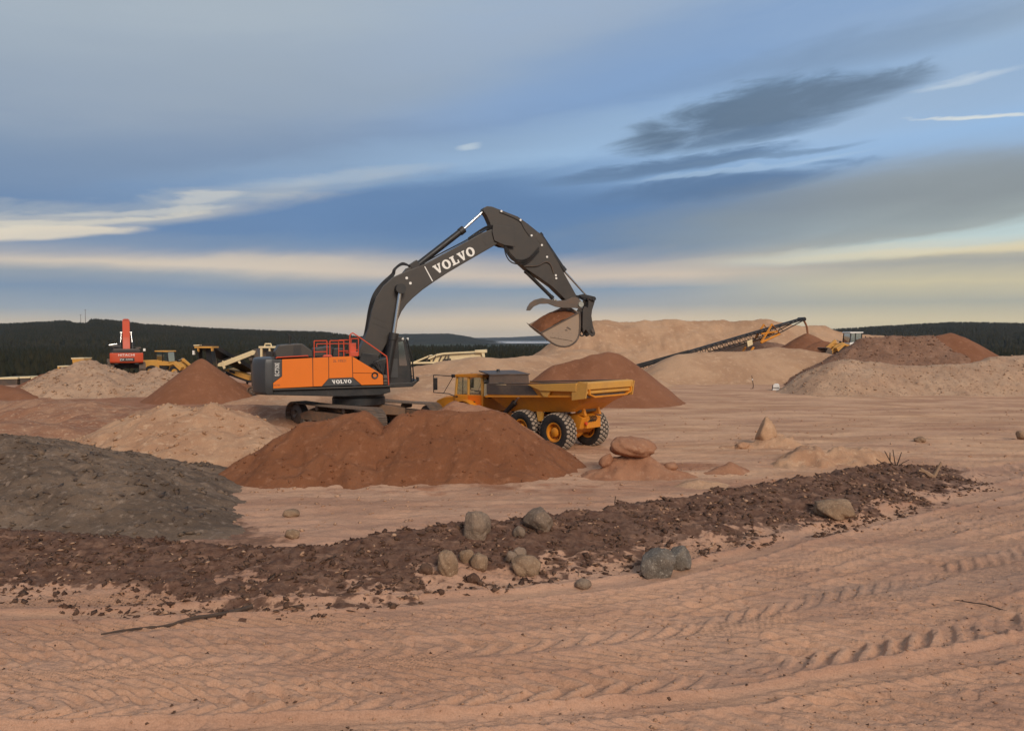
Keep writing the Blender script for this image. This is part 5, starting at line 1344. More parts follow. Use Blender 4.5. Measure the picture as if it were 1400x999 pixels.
# ------------------------------------------------------------------ orange-red excavator on the gravel heap (seen from behind)
def rear_excavator():
    D = 76.0
    base = P(173.5, 508.5, D)
    hd = math.atan2(D, base.x)                        # heading straight away from the camera
    e = empty('excavator', (base.x, D, base.z), hd)
    tag(e, 'orange-red crawler excavator seen from behind on the pale gravel heap', 'excavator')
    sm = track_shoe_mesh(.62, .22, SHOE)
    for sg in (-1, 1):
        crawler_track(e, (.2, sg * 1.42, 0), 0, 4.4, .47, .62, 44, sm, detail=False)
    MB().box((.2, 0, .62), (1.8, 2.3, .4)).build('car_body', BLACK, e, bevel=.03)
    MB().lathe([(0, .7), (.8, .7), (.8, 1.1), (0, 1.1)], 24, 'Z').build('slew_ring', BLACK, e)
    zt, zb = 2.02, 1.02
    secs = []
    for z_, ins in ((zb, .12), (zb + .12, .02), (zt - .1, .0), (zt, .08)):
        sec = []
        for k in range(11):
            t_ = -1.5 + 3.0 * k / 10
            sec.append((-2.35 - .25 * (1 - (abs(t_) / 1.5) ** 2.5) + ins, t_ * (1 - ins * .2), z_))
        secs.append(sec + [(-1.5, 1.5, z_), (-1.5, -1.5, z_)])
    MB().loft(secs).build('counterweight', REDX, e, bevel=.02, smooth=True)
    MB().box((-.4, 0, 1.5), (2.5, 2.9, .85)).build('engine_house', REDX, e, bevel=.04)
    MB().box((-.9, 0, 2.18), (1.5, 2.5, .36)).build('engine_hood', BLACK, e, bevel=.05)
    MB().box((-.9, 0, 2.39), (1.3, 2.3, .06)).build('hood_cover', STEEL, e, bevel=.02)
    mb = MB(); xx = -2.625
    def fm(u, w): return (xx, .72 - 1.44 * u, 1.70 + .24 * w)
    font_letters(mb, 'HITACHI', fm); mb.build('lettering', WHITE, e)
    MB().box((-2.61, -.05, 1.36), (.03, 1.3, .34)).build('badge', BLACK, e)
    mb = MB(); font_letters(mb, 'ZAXIS', lambda u, w: (xx - .012, .1 - .65 * u, 1.30 + .16 * w)); mb.build('lettering', WHITE, e)
    mb = MB(); font_letters(mb, 'ZX', lambda u, w: (xx - .012, .62 - .42 * u, 1.26 + .2 * w)); mb.build('lettering', WHITE, e)
    # boom going up and away
    MB().prism([(.3, 1.9), (.9, 1.9), (1.4, 3.4), (2.6, 5.0), (2.4, 5.5), (1.9, 5.3), (.7, 3.6)], -.34, .34).build('boom', REDX, e, bevel=.04)
    MB().prism([(2.3, 5.5), (2.9, 5.6), (5.2, 3.4), (4.9, 3.2)], -.25, .25).build('arm', REDX, e, bevel=.03)
    for sg in (-1, 1):
        cylinder_set('boom_cylinder', (.9, sg * .62, 1.6), (1.25, sg * .55, 3.0), (1.6, sg * .45, 4.1), .12, .06, e)
    MB().box((.9, .95, 2.0), (1.5, 1.0, 1.5)).build('cab', BLACK, e, bevel=.06)
    # side mirrors, rails and lamps
    for pts in ([(-.5, 1.1, 2.4), (-.5, 1.35, 2.7), (-.5, 1.0, 2.85), (-.5, .5, 2.7)], [(-.5, -1.1, 2.4), (-.5, -1.3, 2.6), (-.5, -.6, 2.62)], [(.2, -1.35, 2.0), (.2, -1.65, 2.2), (.2, -1.65, 2.35)]):
        pipe('hand_rail', pts, .03, STEEL, e, 6)
    MB().box((-.55, 1.22, 2.82), (.12, .75, .16), Matrix.Rotation(-.15, 3, 'X')).build('mirror', CHROME, e, bevel=.02)
    MB().box((.2, -1.66, 2.3), (.1, .22, .28)).build('mirror', WHITE, e, bevel=.02)
    MB().box((-.4, -1.1, 2.5), (.5, .5, .1)).build('deck_plate', STEEL, e)
    MB().box((-1.4, 1.62, 1.25), (.5, .3, .35)).build('tool_box', STEEL, e, bevel=.02)
rear_excavator()

def simple_wheel(parent, loc, rad, w, rim_mat):
    wh = bpy.data.objects.new('wheel', None); link(wh, parent); wh.location = loc
    MB().lathe([(rad * .5, -w * .45), (rad * .8, -w * .5), (rad * .96, -w * .4), (rad, 0), (rad * .96, w * .4), (rad * .8, w * .5), (rad * .5, w * .45)], 26, 'Y').build('tyre', TYRE, wh, smooth=True)
    MB().lathe([(0, -w * .3), (rad * .3, -w * .4), (rad * .52, -w * .42), (rad * .52, w * .42), (rad * .3, w * .4), (0, w * .3)], 20, 'Y').build('rim', rim_mat, wh, smooth=True)
def wheel_loader(loc, rz, label, bucket_up=False, cab_mat=YELLOWD, scale=1.0):
    e = empty('wheel_loader', loc, rz); e.scale = (scale,) * 3
    tag(e, label, 'wheel loader', 'wheel loaders working at the heaps')
    for s_, t_ in ((1.6, 1.05), (1.6, -1.05), (-1.6, 1.05), (-1.6, -1.05)):
        simple_wheel(e, (s_, t_, .82), .82, .62, YELLOWD)
    MB().prism([(-3.3, .95), (-3.4, 2.0), (-2.9, 2.25), (-.9, 2.3), (-.7, 1.0), (-2.6, .8)], -.85, .85).build('engine_hood', YELLOWD, e, bevel=.06)
    MB().prism([(-.9, .75), (.3, .75), (.3, 1.5), (-.9, 1.6)], -.75, .75).build('frame', BLACK, e, bevel=.03)
    MB().prism([(.3, .8), (2.2, .75), (2.0, 1.6), (1.2, 2.05), (.5, 1.7)], -.6, .6).build('front_frame', YELLOWD, e, bevel=.04)
    c = bpy.data.objects.new('cab', None); link(c, e)
    MB().prism([(-1.2, 1.6), (.45, 1.6), (.45, 2.1), (-1.2, 2.3)], -.78, .78).build('cab_shell', cab_mat, c, bevel=.03)
    MB().prism([(-1.3, 3.30), (.45, 3.26), (.5, 3.36), (.4, 3.44), (-1.3, 3.44)], -.86, .86).build('cab_roof', WHITE if cab_mat is WHITE else cab_mat, c, bevel=.03)
    for sg in (-1, 1):
        for x0, x1 in ((-1.15, -1.15), (-.30, -.32), (.42, .30)):
            MB().prism([(x0 - .06, 2.1), (x0 + .06, 2.1), (x1 + .06, 3.3), (x1 - .06, 3.3)], sg * .70, sg * .78).build('pillar', BLACK, c)
        MB().prism([(-1.08, 2.25), (-.38, 2.2), (-.38, 3.27), (-1.08, 3.27)], sg * .74, sg * .755).build('side_window', GLASSD, c)
        MB().prism([(-.24, 2.15), (.36, 2.12), (.28, 3.26), (-.24, 3.27)], sg * .74, sg * .755).build('door_window', GLASSD, c)
        MB().prism([(.9, 1.95), (1.4, 2.15), (2.3, 1.75), (3.3, .75), (3.5, .45), (3.1, .45), (2.1, 1.35), (1.3, 1.75)], sg * .62, sg * .78).build('lift_arm', YELLOWD, e, bevel=.02)
        MB().prism([(2.35, 1.0), (2.6, 1.45), (1.6, 2.02), (.7, 1.8), (.75, 1.6), (1.5, 1.76)], sg * .85, sg * 1.40).build('mudguard', YELLOWD, e, bevel=.02)
    MB().prism([(.38, 2.12), (.42, 2.12), (.32, 3.26), (.28, 3.26)], -.68, .68).build('windscreen', GLASSD, c)
    MB().prism([(-1.19, 2.3), (-1.15, 2.3), (-1.15, 3.26), (-1.19, 3.26)], -.68, .68).build('rear_window', GLASSD, c)
    MB().prism([(1.7, 2.35), (2.0, 2.5), (3.2, 1.5), (3.1, 1.25)], -.10, .10).build('tilt_lever', YELLOWD, e, bevel=.02)
    cylinder_set('tilt_cylinder', (.6, 0, 1.9), (1.3, 0, 2.2), (1.8, 0, 2.42), .10, .05, e)
    bk_ = [(3.3, .1), (4.4, .06), (4.55, .12), (3.55, .35), (3.35, .7), (3.5, 1.2), (3.75, 1.45), (3.6, 1.5), (3.25, 1.15), (3.12, .6)]
    b = MB().prism(bk_, -1.45, 1.45).build('bucket', STEEL, e, bevel=.02)
    for sg in (-1, 1): MB().prism([(3.3, .1), (4.5, .1), (3.75, 1.48), (3.2, 1.1)], sg * 1.42, sg * 1.47).build('side_plate', STEEL, b)
    pipe('exhaust_pipe', [(-1.9, .4, 2.2), (-1.9, .4, 2.9)], .06, BLACK, e)
    return e
# right loader digging at the small cone: heading left, slightly nose to camera
q = P(1150, 490, 92)
wheel_loader((P(1161, 490, 92).x, 92, q.z - .1), R(188), 'yellow wheel loader with white cab beside the small brown cone at right', cab_mat=WHITE, scale=1.0)
q = P(232, 518, 86)
wheel_loader((P(231, 518, 86).x, 86, P(231, 517, 86).z), R(-8), 'dull yellow wheel loader behind the gravel heap, next to the brown cone', scale=.95)

# ------------------------------------------------------------------ plant on the left
def left_plant():
    # chute head above the brown cone
    D = 59.2
    F3 = Frame(P(277, 480, D).x, D, 0.0, 0.0)
    e = empty('conveyor_chute', (F3.o[0], D, 0)); tag(e, 'yellow discharge chute dropping sand onto the brown cone', 'chute')
    f = F3
    MB().prism(f.poly([(267, 473.5), (291, 473.5), (291, 475.8), (267, 475.8)], -.3), -.5, .9).build('head_beam', YELLOWD, e, bevel=.02)
    for a in ([(270, 475.8), (272, 475.8), (271.4, 481), (270.2, 479)], [(288.6, 475.8), (291, 475.8), (290.6, 480), (289, 480)]):
        MB().prism(f.poly(a, -.4), -.45, -.2).build('hanger', YELLOWD, e)
    MB().prism(f.poly([(283.5, 476), (290, 476), (293.5, 500), (291, 502), (284, 496)], .5), .2, .9).build('side_skirt', BLACK, e)
    MB().prism(f.poly([(271, 476), (274, 476), (274, 492), (272, 488)], .5), .2, .9).build('side_skirt', BLACK, e)
    MB().prism(f.poly([(290, 479), (292, 478), (297, 503), (294, 505)], .9), .9, 1.1).build('rear_plate', KGRAV and STEEL, e)
    pipe('cable', curve_pts([f.v(274, 472, 0), f.v(266, 472.5, 0), f.v(263.5, 476, 0), f.v(264, 483, 0)], 5), .05, BLACK, e)
    MB().box(f.v(265, 482, 0), (.16, .2, .34)).build('lamp', WHITE, e, bevel=.02)
    MB().prism(f.poly([(266, 471.4), (273.4, 471), (273.4, 472.4), (266, 472.8)], 0), -.2, .3).build('drum_guard', CREAM, e)
    # conveyor structure going back and down from the chute to the plant
    MB().loft([[f.v(283, 476, .9) + Vector((dx_, 0, dz_)) for dx_, dz_ in ((-.6, 0), (.6, 0), (.6, .35), (-.6, .35))], [f.v(318, 512, .9) + Vector((dx_, 4, dz_)) for dx_, dz_ in ((-.6, 0), (.6, 0), (.6, .35), (-.6, .35))]]).build('conveyor_frame', BLACK, e)
    # falling sand
    mb = MB(); secs = []
    for k in range(8):
        u = k / 7; y_ = 476.5 + (493 - 476.5) * u
        l = f.v(274 + .6 * u, y_, -.05); r_ = f.v(283 - .4 * u, y_, -.05)
        secs.append([l, r_, r_ + Vector((0, .35 + .1 * math.sin(k * 2.1), 0)), l + Vector((0, .35, 0))])
    mb.loft(secs)
    o = mb.build('falling_sand', BROWN2); tag(o, 'curtain of brown sand falling from the yellow chute', 'sand', kind='stuff')
    # inclined cream conveyor
    D2 = 61.0
    f = Frame(P(325, 490, D2).x, D2, 0.0, 0.0)
    e = empty('conveyor', (f.o[0], D2, 0)); tag(e, 'short cream conveyor with black side skirts rising to the right', 'conveyor')
    MB().prism(f.poly([(297, 500.5), (299, 496.5), (346, 478.5), (350, 480), (348, 484.5), (306, 501)], 0), -.08, .02).build('near_beam', CREAM, e, bevel=.02)
    MB().prism(f.poly([(296, 497.5), (297, 493.5), (349, 477.5), (350, 479.8), (303, 497.5)], .0), .03, 1.1).build('belt_skirt', BELT, e)
    for a in ((304.5, 494), (317, 490), (330.5, 486), (342, 482)):
        MB().prism(f.poly([(a[0] - .9, a[1] - 1), (a[0] + .4, a[1] - 1.2), (a[0] + 2.4, a[1] + 3.2), (a[0] + 1, a[1] + 3.4)], -.1), -.12, -.085).build('skirt_bracket', CREAM, e)
    MB().prism(f.poly([(302, 496), (306, 493), (308.5, 503), (306, 504.5)], -.12), -.16, -.125).build('tail_bracket', CREAM, e)
    MB().prism(f.poly([(325, 494), (328, 493), (329.5, 496.5), (327, 497)], -.12), -.14, -.085).build('foot_plate', CREAM, e)
    MB().prism(f.poly([(345, 478), (351, 476.5), (355, 488), (349, 489)], .1), -.05, 1.0).build('head_drum', STEEL, e, bevel=.03)
    MB().prism(f.poly([(340, 489.5), (344, 488), (345, 493), (341, 493)], .0), -.05, .4).build('motor', STEEL, e, bevel=.02)
    for a in ((306, 503, 306, 530), (343, 484, 346, 530)):
        pipe('leg', [f.v(a[0], a[1], .5), Vector((f.v(a[2], a[3], .5).x, .5, .1))], .08, STEEL, e)
    # yellow belt feeder below
    D3 = 63.0
    f = Frame(P(325, 512, D3).x, D3, 0.0, 0.0)
    e = empty('belt_feeder', (f.o[0], D3, 0)); tag(e, 'dull yellow belt feeder sloping down to the right under the cream conveyor', 'feeder')
    MB().prism(f.poly([(308, 506), (312, 503.5), (342, 514), (341, 520), (322, 513.5)], 0), -.1, 1.2).build('hopper_side', YELLOWD, e, bevel=.03)
    MB().prism(f.poly([(309, 507.8), (341, 519.8), (341, 523), (308, 511)], .05), -.05, 1.1).build('belt_frame', BLACK, e, bevel=.02)
    MB().prism(f.poly([(314, 505.4), (321.6, 508), (321, 511), (313.6, 508.4)], -.1), -.14, -.102).build('badge', BLACK, e)
    for a in (312, 338):
        pipe('leg', [f.v(a, 512, .5), Vector((f.v(a, 540, .5).x, .5, -.1))], .09, BLACK, e)
    # tracked cream crusher behind the counterweight
    D4 = 58.0
    f = Frame(P(358, 530, D4).x, D4, 0.0, 0.0)
    e = empty('crusher', (f.o[0], D4, 0)); tag(e, 'cream tracked crusher partly hidden by the big excavator counterweight', 'crusher')
    MB().prism(f.poly([(346, 497), (385, 495), (385, 527), (346, 527)], 0), 0, 2.2).build('machine_box', CREAM, e, bevel=.04)
    MB().prism(f.poly([(346.5, 495.6), (353, 490), (385, 490), (385, 494.8), (346.5, 496.6)], 0), .0, 2.0).build('top_cover', CREAM, e, bevel=.03)
    MB().prism(f.poly([(354, 473.2), (392, 473.2), (392, 475.8), (354, 475.8)], .2), .1, 1.9).build('canopy', CREAM, e, bevel=.02)
    for a in ((356, 358.6), (367.6, 369.6), (383, 385)):
        MB().prism(f.poly([(a[0], 475.8), (a[1], 475.8), (a[1], 491), (a[0], 491)], .2), .15, .35).build('post', CREAM, e)
    MB().prism(f.poly([(358, 478), (392, 478), (392, 489), (358, 489)], .8), .8, 1.7).build('screen_box', STEEL, e)
    mb = MB(); pts = [f.v(362, 473.2, .6), f.v(362.4, 470, .6), f.v(370.4, 470, .6), f.v(371, 473.2, .6)]
    mb.tube(pts, .06, 6); mb.build('lifting_bar', CREAM, e)
    MB().box(f.v(369, 484, -.2), (.5, .4, .45)).build('motor', BLACK, e, bevel=.04)
    sm = track_shoe_mesh(.5, .2, SHOE)
    crawler_track(e, (f.at(362, 533, .2)[0] + .3, .4, .28), 0, 3.4, .36, .5, 36, sm, detail=False)
    # yellow generator boxes behind the left heap
    D5 = 79.0
    f = Frame(P(95, 505, D5).x, D5, 0.0, 0.0)
    e = empty('generator', (f.o[0], D5, 0)); tag(e, 'small yellow generator set on the left skyline with an open black side', 'generator')
    MB().prism(f.poly([(98, 489.5), (114.8, 489.5), (114.8, 500), (109, 503), (100, 501)], 0), 0, 1.4).build('power_box', YELLOWD, e, bevel=.04)
    MB().prism(f.poly([(97.6, 489), (115, 488.8), (115, 490.4), (97.6, 490.8)], 0), -.05, 1.5).build('lid', CREAM, e)
    mb = MB(); mb.prism(f.poly([(78.5, 500), (96, 500), (96, 501.6), (78.5, 501.6)], -.3), -.3, 1.0)
    mb.build('frame_top', CREAM, e)
    for a in (78.5, 90): MB().prism(f.poly([(a, 501.6), (a + 2.2 + (3 if a > 80 else 0), 501.6), (a + 2.2 + (3 if a > 80 else 0), 514), (a, 514)], -.3), -.3, 1.0).build('frame_post', YELLOWD, e)
    MB().prism(f.poly([(80, 501.6), (91, 501.6), (91, 514), (80, 514)], .3), .3, .9).build('dark_bay', BLACK, e)
    q = f.v(85.5, 503.2, 0); MB().tube([q, q + Vector((0, -.08, 0))], .14, 10).build('lamp', WHITE, e)
    MB().prism(f.poly([(96, 502), (103, 501), (101, 508), (96, 508)], .1), .1, .8).build('coupling', BLACK, e)
    # low pale slabs at the left edge
    D6 = 82.0
    for i, (x0, x1, y0, y1, lab) in enumerate(((-4, 24, 516, 518.4, 'long cream container lid at the far left edge of the pit'), (27, 41, 515, 517.2, 'middle cream panel of the low row at the far left'), (42, 52, 516, 518, 'cream panel nearest the brown heap in the low row at far left'))):
        f = Frame(P((x0 + x1) / 2, 517, D6).x, D6, 0.0, 0.0)
        e = empty('container', (f.o[0], D6, 0)); tag(e, lab, 'container', 'low cream panels at the far left')
        MB().prism(f.poly([(x0, y0), (x1, y0 - .6), (x1, y1 - .4), (x0, y1 + .2)], 0), 0, 2.2).build('lid', CREAM, e, bevel=.02)
        MB().prism(f.poly([(x0 + .6, y1), (x1 - .6, y1 - .2), (x1 - .6, 532), (x0 + .6, 532)], .1), .1, 2.1).build('box', STEEL, e, bevel=.02)
left_plant()

# ------------------------------------------------------------------ cream screener behind the sand ridge
def screener():
    D = 82.0
    f = Frame(P(610, 490, D).x, D, 0.0, 0.0)
    e = empty('screener', (f.o[0], D, 0)); tag(e, 'cream tracked screening machine behind the rolling sand ridge', 'screener')
    MB().prism(f.poly([(588, 491), (600, 484), (658, 482), (660, 492), (640, 502), (590, 502)], .3), .3, 2.2).build('hopper_box', CREAM, e, bevel=.04)
    MB().prism(f.poly([(585, 489), (598, 483.5), (607, 482), (648, 480), (665, 478), (665.4, 479.6), (648, 481.8), (607, 484.4), (599, 486), (586, 491.4)], 0), -.1, .15).build('top_rail', CREAM, e, bevel=.02)
    MB().prism(f.poly([(649, 478.6), (665.2, 477.8), (665.4, 482), (650, 482.2)], -.05), -.12, 2.0).build('discharge_head', CREAM, e, bevel=.02)
    MB().prism(f.poly([(658, 482), (662.5, 482), (663, 488), (660, 488)], 0), -.05, .3).build('head_post', CREAM, e)
    MB().prism(f.poly([(565, 494.5), (588, 485), (591, 485.6), (569, 495.4)], 0), -.1, 1.2).build('side_conveyor', CREAM, e, bevel=.02)
    MB().prism(f.poly([(558, 495), (616, 494), (616, 496.6), (558, 497.5)], -.1), -.15, .3).build('chassis_rail', CREAM, e, bevel=.02)
    MB().prism(f.poly([(567, 497.5), (616, 496.6), (612, 499.6), (572, 500)], .1), .1, 1.6).build('chassis', BLACK, e)
    for x_ in (583, 592, 600, 606): pipe('strut', [f.v(x_, 494, -.05), f.v(x_ + 4, 486, -.05)], .08, STEEL, e, 6)
    MB().prism(f.poly([(605, 491), (616, 490), (617, 494), (606, 494)], .0), .0, .6).build('engine', BLACK, e, bevel=.03)
    MB().prism(f.poly([(613, 484.5), (614.4, 484.5), (614.4, 494), (613, 494)], -.05), -.1, .0).build('post', STEEL, e)
    for s_ in (-1.5, 2.8):
        MB().box((s_, 1.0, 1.0), (.3, .3, 2.4)).build('leg', STEEL, e)
screener()

# ------------------------------------------------------------------ long stacker conveyor
def stacker():
    a = P(858, 506, 90); b = P(1096, 436.5, 98)
    d = (b - a); L = d.length; rz = math.atan2(d.y, d.x); tilt = math.atan2(d.z, math.hypot(d.x, d.y))
    e = empty('stacker_conveyor', (a.x, a.y, a.z), rz)
    tag(e, 'long black lattice stacker conveyor rising to the right across the sand', 'conveyor')
    rot = Matrix.Rotation(-tilt, 3, 'Y')
    def T_(s_, t_, z_): return rot @ Vector((s_, t_, z_))
    W = .62; n = 30
    for t_ in (-W, W):
        MB().tube([T_(-.6, t_, .0), T_(L, t_, .0)], .10, 6).build('top_chord', BLACK, e)
        lo = [T_(0, t_, -.8), T_(L * .84, t_, -.8), T_(L - .4, t_, -.12)]
        MB().tube(lo, .075, 6).build('bottom_chord', BLACK, e)
        mb = MB()
        for k in range(n):
            s0 = L * .86 * k / n; s1 = L * .86 * (k + 1) / n
            mb.tube([T_(s0, t_, -.8), T_((s0 + s1) / 2, t_, 0)], .04, 4).tube([T_((s0 + s1) / 2, t_, 0), T_(s1, t_, -.8)], .04, 4)
        mb.build('lattice', BLACK, e)
    mb = MB()
    for k in range(n // 2):
        s0 = L * k / (n // 2); mb.tube([T_(s0, -W, 0), T_(s0, W, 0)], .05, 5)
    mb.build('cross_braces', BLACK, e)
    MB().add([T_(-.6, -.5, .14), T_(L, -.5, .14), T_(L, .5, .14), T_(-.6, .5, .14), T_(-.6, -.5, .19), T_(L, -.5, .19), T_(L, .5, .19), T_(-.6, .5, .19)], [(0, 1, 2, 3), (7, 6, 5, 4), (0, 4, 5, 1), (1, 5, 6, 2), (2, 6, 7, 3), (3, 7, 4, 0)]).build('belt', BELT, e)
    MB().add([T_(-.6, -.7, .1), T_(8.5, -.7, .1), T_(8.5, -.62, .1), T_(-.6, -.62, .1), T_(-.6, -.7, .55), T_(8.5, -.7, .42), T_(8.5, -.62, .42), T_(-.6, -.62, .55)], [(0, 1, 2, 3), (7, 6, 5, 4), (0, 4, 5, 1), (1, 5, 6, 2), (2, 6, 7, 3), (3, 7, 4, 0)]).build('skirt_board', BLACK, e)
    q = T_(L, 0, .02); MB().tube([q + Vector((0, -.6, 0)), q + Vector((0, .6, 0))], .26, 14).build('head_drum', BLACK, e, smooth=True)
    # lower lattice strut (telescopic support)
    for t_ in (-.5, .5):
        MB().tube([T_(1.2, t_, -1.9), T_(L * .42, t_, -1.35), T_(L * .78, t_, -1.0)], .07, 6).build('support_beam', STEEL, e)
        MB().tube([T_(.4, t_, -1.4), T_(L * .44, t_, -1.1)], .06, 6).build('support_beam', YELLOWD, e)
    for s_ in (6.8, 17.4):
        MB().add([T_(s_ - .4, -.78, -1.35), T_(s_ + .4, -.78, -1.25), T_(s_ + .45, -.78, -.55), T_(s_ - .35, -.78, -.6), T_(s_ - .4, -.70, -1.35), T_(s_ + .4, -.70, -1.25), T_(s_ + .45, -.70, -.55), T_(s_ - .35, -.70, -.6)], [(0, 1, 2, 3), (7, 6, 5, 4), (0, 4, 5, 1), (1, 5, 6, 2), (2, 6, 7, 3), (3, 7, 4, 0)]).build('sign_plate', CREAM, e)
    # orange support tower
    s_ = L * .775
    tw = bpy.data.objects.new('support_tower', None); link(tw, e)
    for t_ in (-.85, .85):
        MB().tube([T_(s_ - 1.6, t_, -1.3), T_(s_ + .6, t_, .6), T_(s_ + 1.5, t_, -.9), T_(s_ - 1.6, t_, -1.3)], .16, 6).build('tower_frame', YELLOW, tw)
        MB().tube([T_(s_ - 1.3, t_, -.2), T_(s_ + 1.2, t_, -.5)], .11, 6).build('tower_brace', YELLOW, tw)
        p0 = T_(s_ - 2.8, t_, -1.6); MB().tube([p0, Vector((p0.x - 2.2, t_, -a.z + 1.0))], .15, 6).build('strut', YELLOW, tw)
    # falling stream at the head
    hd_ = [P(1096, 436.5, 97.9), P(1099, 438.5, 97.6), P(1101.6, 443, 97.4), P(1103.2, 448, 97.2), P(1104.2, 456, 97)]
    o = MB().tube(curve_pts(hd_, 5), .13, 6).build('falling_sand', BROWN2)
    tag(o, 'thin stream of sand pouring off the stacker conveyor head', 'sand', kind='stuff')
stacker()

# ------------------------------------------------------------------ small things on the plain
q = G(1029.5, 532); e = empty('marker_post', (q.x, q.y, gz(q.x, q.y) - .03))
tag(e, 'thin leaning marker stake with a pale band on the far plain', 'post')
MB().tube([(-.02, 0, 0), (.03, 0, .35), (-.05, 0, .8), (-.14, 0, 1.30)], [.045, .04, .035, .03], 7).build('stake', WOOD, e)
MB().tube([(-.065, 0, .86), (-.085, 0, .98)], .055, 8).build('band', WHITE, e)
MB().tube([(-.28, -.05, .03), (0.02, 0, .05)], .03, 6).build('foot', WOOD, e)
q = G(1061, 533.5); e = empty('barrier_block', (q.x, q.y, gz(q.x, q.y) - .03), R(-25))
tag(e, 'small white and black marker block at the foot of the pebbly bank', 'marker')
MB().prism([(-.30, 0), (.36, 0), (.26, .58), (.12, .66), (-.12, .66), (-.24, .56)], -.3, .3).build('block', WHITE, e, bevel=.03)
MB().prism([(-.36, 0), (-.30, 0), (-.23, .57), (-.30, .55)], -.32, .32).build('black_end', BLACK, e)
MB().box((0.02, -.305, .30), (.56, .02, .06)).build('band', DARK, e)

# ------------------------------------------------------------------ rocks
def rock_mesh(name, size, seed, mat, flat=0.0, sub=4, angular=0.0):
    bm = bmesh.new(); bmesh.ops.create_icosphere(bm, subdivisions=sub, radius=1.0)
    rs = random.Random(seed)
    planes = [(Vector((rs.gauss(0, 1), rs.gauss(0, 1), rs.gauss(0, .9))).normalized(), rs.uniform(.60, .92)) for _ in range(9)]
    co = np.array([v.co[:] for v in bm.verts])
    nz = fbm(co[:, 0] * 1.0 + co[:, 2] * .7 + seed, co[:, 1] * 1.0 - co[:, 2] * .6, 4, seed) * .38 + fbm(co[:, 0] * 5 + co[:, 2] * 3, co[:, 1] * 5, 3, seed + 5) * .03
    for i, v in enumerate(bm.verts):
        d = v.co.normalized(); r_ = 1 + nz[i]
        if angular > 0:
            for pn, pd in planes:
                c = d.dot(pn)
                if c > 0: r_ = min(r_, (pd + (1 - angular) * .22) / c + .02 * nz[i])
        v.co = Vector((d.x * size[0], d.y * size[1], d.z * size[2])) * r_ * .5
        if flat and v.co.z < -size[2] * .5 * flat: v.co.z = -size[2] * .5 * flat
    for f in bm.faces: f.smooth = True
    me_ = bpy.data.meshes.new(name); bm.to_mesh(me_); bm.free(); me_.materials.append(mat)
    return me_
ROCKS = [  # px centre, base row, width px, height px, material, angular, label
    (651, 747, 40, 37, ROCK, .85, 'largest grey boulder standing on the dark soil ridge'),
    (736, 742, 42, 29, ROCK, .85, 'pitted grey boulder near the top of the dark ridge, right of the largest'),
    (612, 791, 29, 29, ROCKT, .4, 'tan boulder at left end of the small rock cluster'),
    (638, 777, 21, 17, ROCKT, .2, 'rounded brown stone behind the tan cluster boulder'),
    (656, 786, 25, 21, ROCKT, .5, 'angular tan stone right of the brown round stone in the cluster'),
    (720, 787, 41, 24, ROCKT, .2, 'wide tan boulder below the pitted grey boulder'),
    (711, 765, 20, 17, ROCK, .2, 'small round stone resting just behind the wide tan boulder'),
    (710, 749, 18, 13, ROCK, .2, 'small dull stone below left of the pitted grey boulder'),
    (699, 777, 17, 14, ROCK, .3, 'small brown stone touching the left of the wide tan boulder'),
    (900, 791, 50, 36, ROCKB, .9, 'larger blue-grey boulder of the pair on the pale sand'),
    (927, 778, 38, 33, ROCKB, 1.0, 'smaller angular blue-grey boulder behind right of its pair'),
    (796, 799, 20, 12, ROCK, .3, 'small flat stone alone between the tan boulder and the blue-grey pair'),
    (646, 797, 18, 11, CLOD, .3, 'dark stone at the front of the small rock cluster'),
    (582, 793, 20, 13, CLOD, .3, 'dark flat stone left of the tan cluster boulder'),
    (1140, 716, 58, 22, ROCKT, .3, 'broad half buried brown boulder on the right flank of the dark soil'),
    (400, 738, 20, 11, ROCKT, .4, 'pale stone on the flat behind the dark soil at left'),
    (398, 708, 22, 9, ROCKT, .3, 'pale flat stone on the flats in front of the pale heap'),
    (1258, 605, 16, 7, ROCKT, .4, 'pale lump alone on the right plain'),
    (1396, 601, 14, 12, ROCKT, .4, 'pale lump at the right edge of the plain'),
]
for i, (px_, py_, wpx, hpx, m_, an, lab) in enumerate(ROCKS):
    g0 = G(px_, py_, 0); 
    for _ in range(4):
        zz_ = gz(g0.x, g0.y); g0 = G(px_, py_, zz_)
    sc = g0.y / 1000.0
    w_, h_ = wpx * sc * 1.04, hpx * sc * 1.08
    dep = w_ * .85
    me_ = rock_mesh('boulder', (w_, dep, h_ * 1.25), 100 + i, m_, .8, 4 if wpx > 25 else 3, an)
    o = link(bpy.data.objects.new('boulder', me_))
    yy = g0.y + dep * .35
    o.location = (g0.x * (yy / g0.y), yy, gz(g0.x, g0.y) + h_ * .36)
    o.rotation_euler = (0, 0, 0)
    tag(o, lab, 'rock', 'stones along the dark soil' if i < 15 else 'pale stones on the flats')
# rounded boulder lying on the earth mound
q = P(864, 611, 25.5)
me_ = rock_mesh('boulder', (1.62, 1.15, .76), 84, LUMP, .85, 4, .12)
o = link(bpy.data.objects.new('boulder', me_)); o.location = (q.x, 25.5, q.z); o.rotation_euler = (0, R(6), R(10))
tag(o, 'big rounded brown boulder balanced on the earth mound', 'rock')
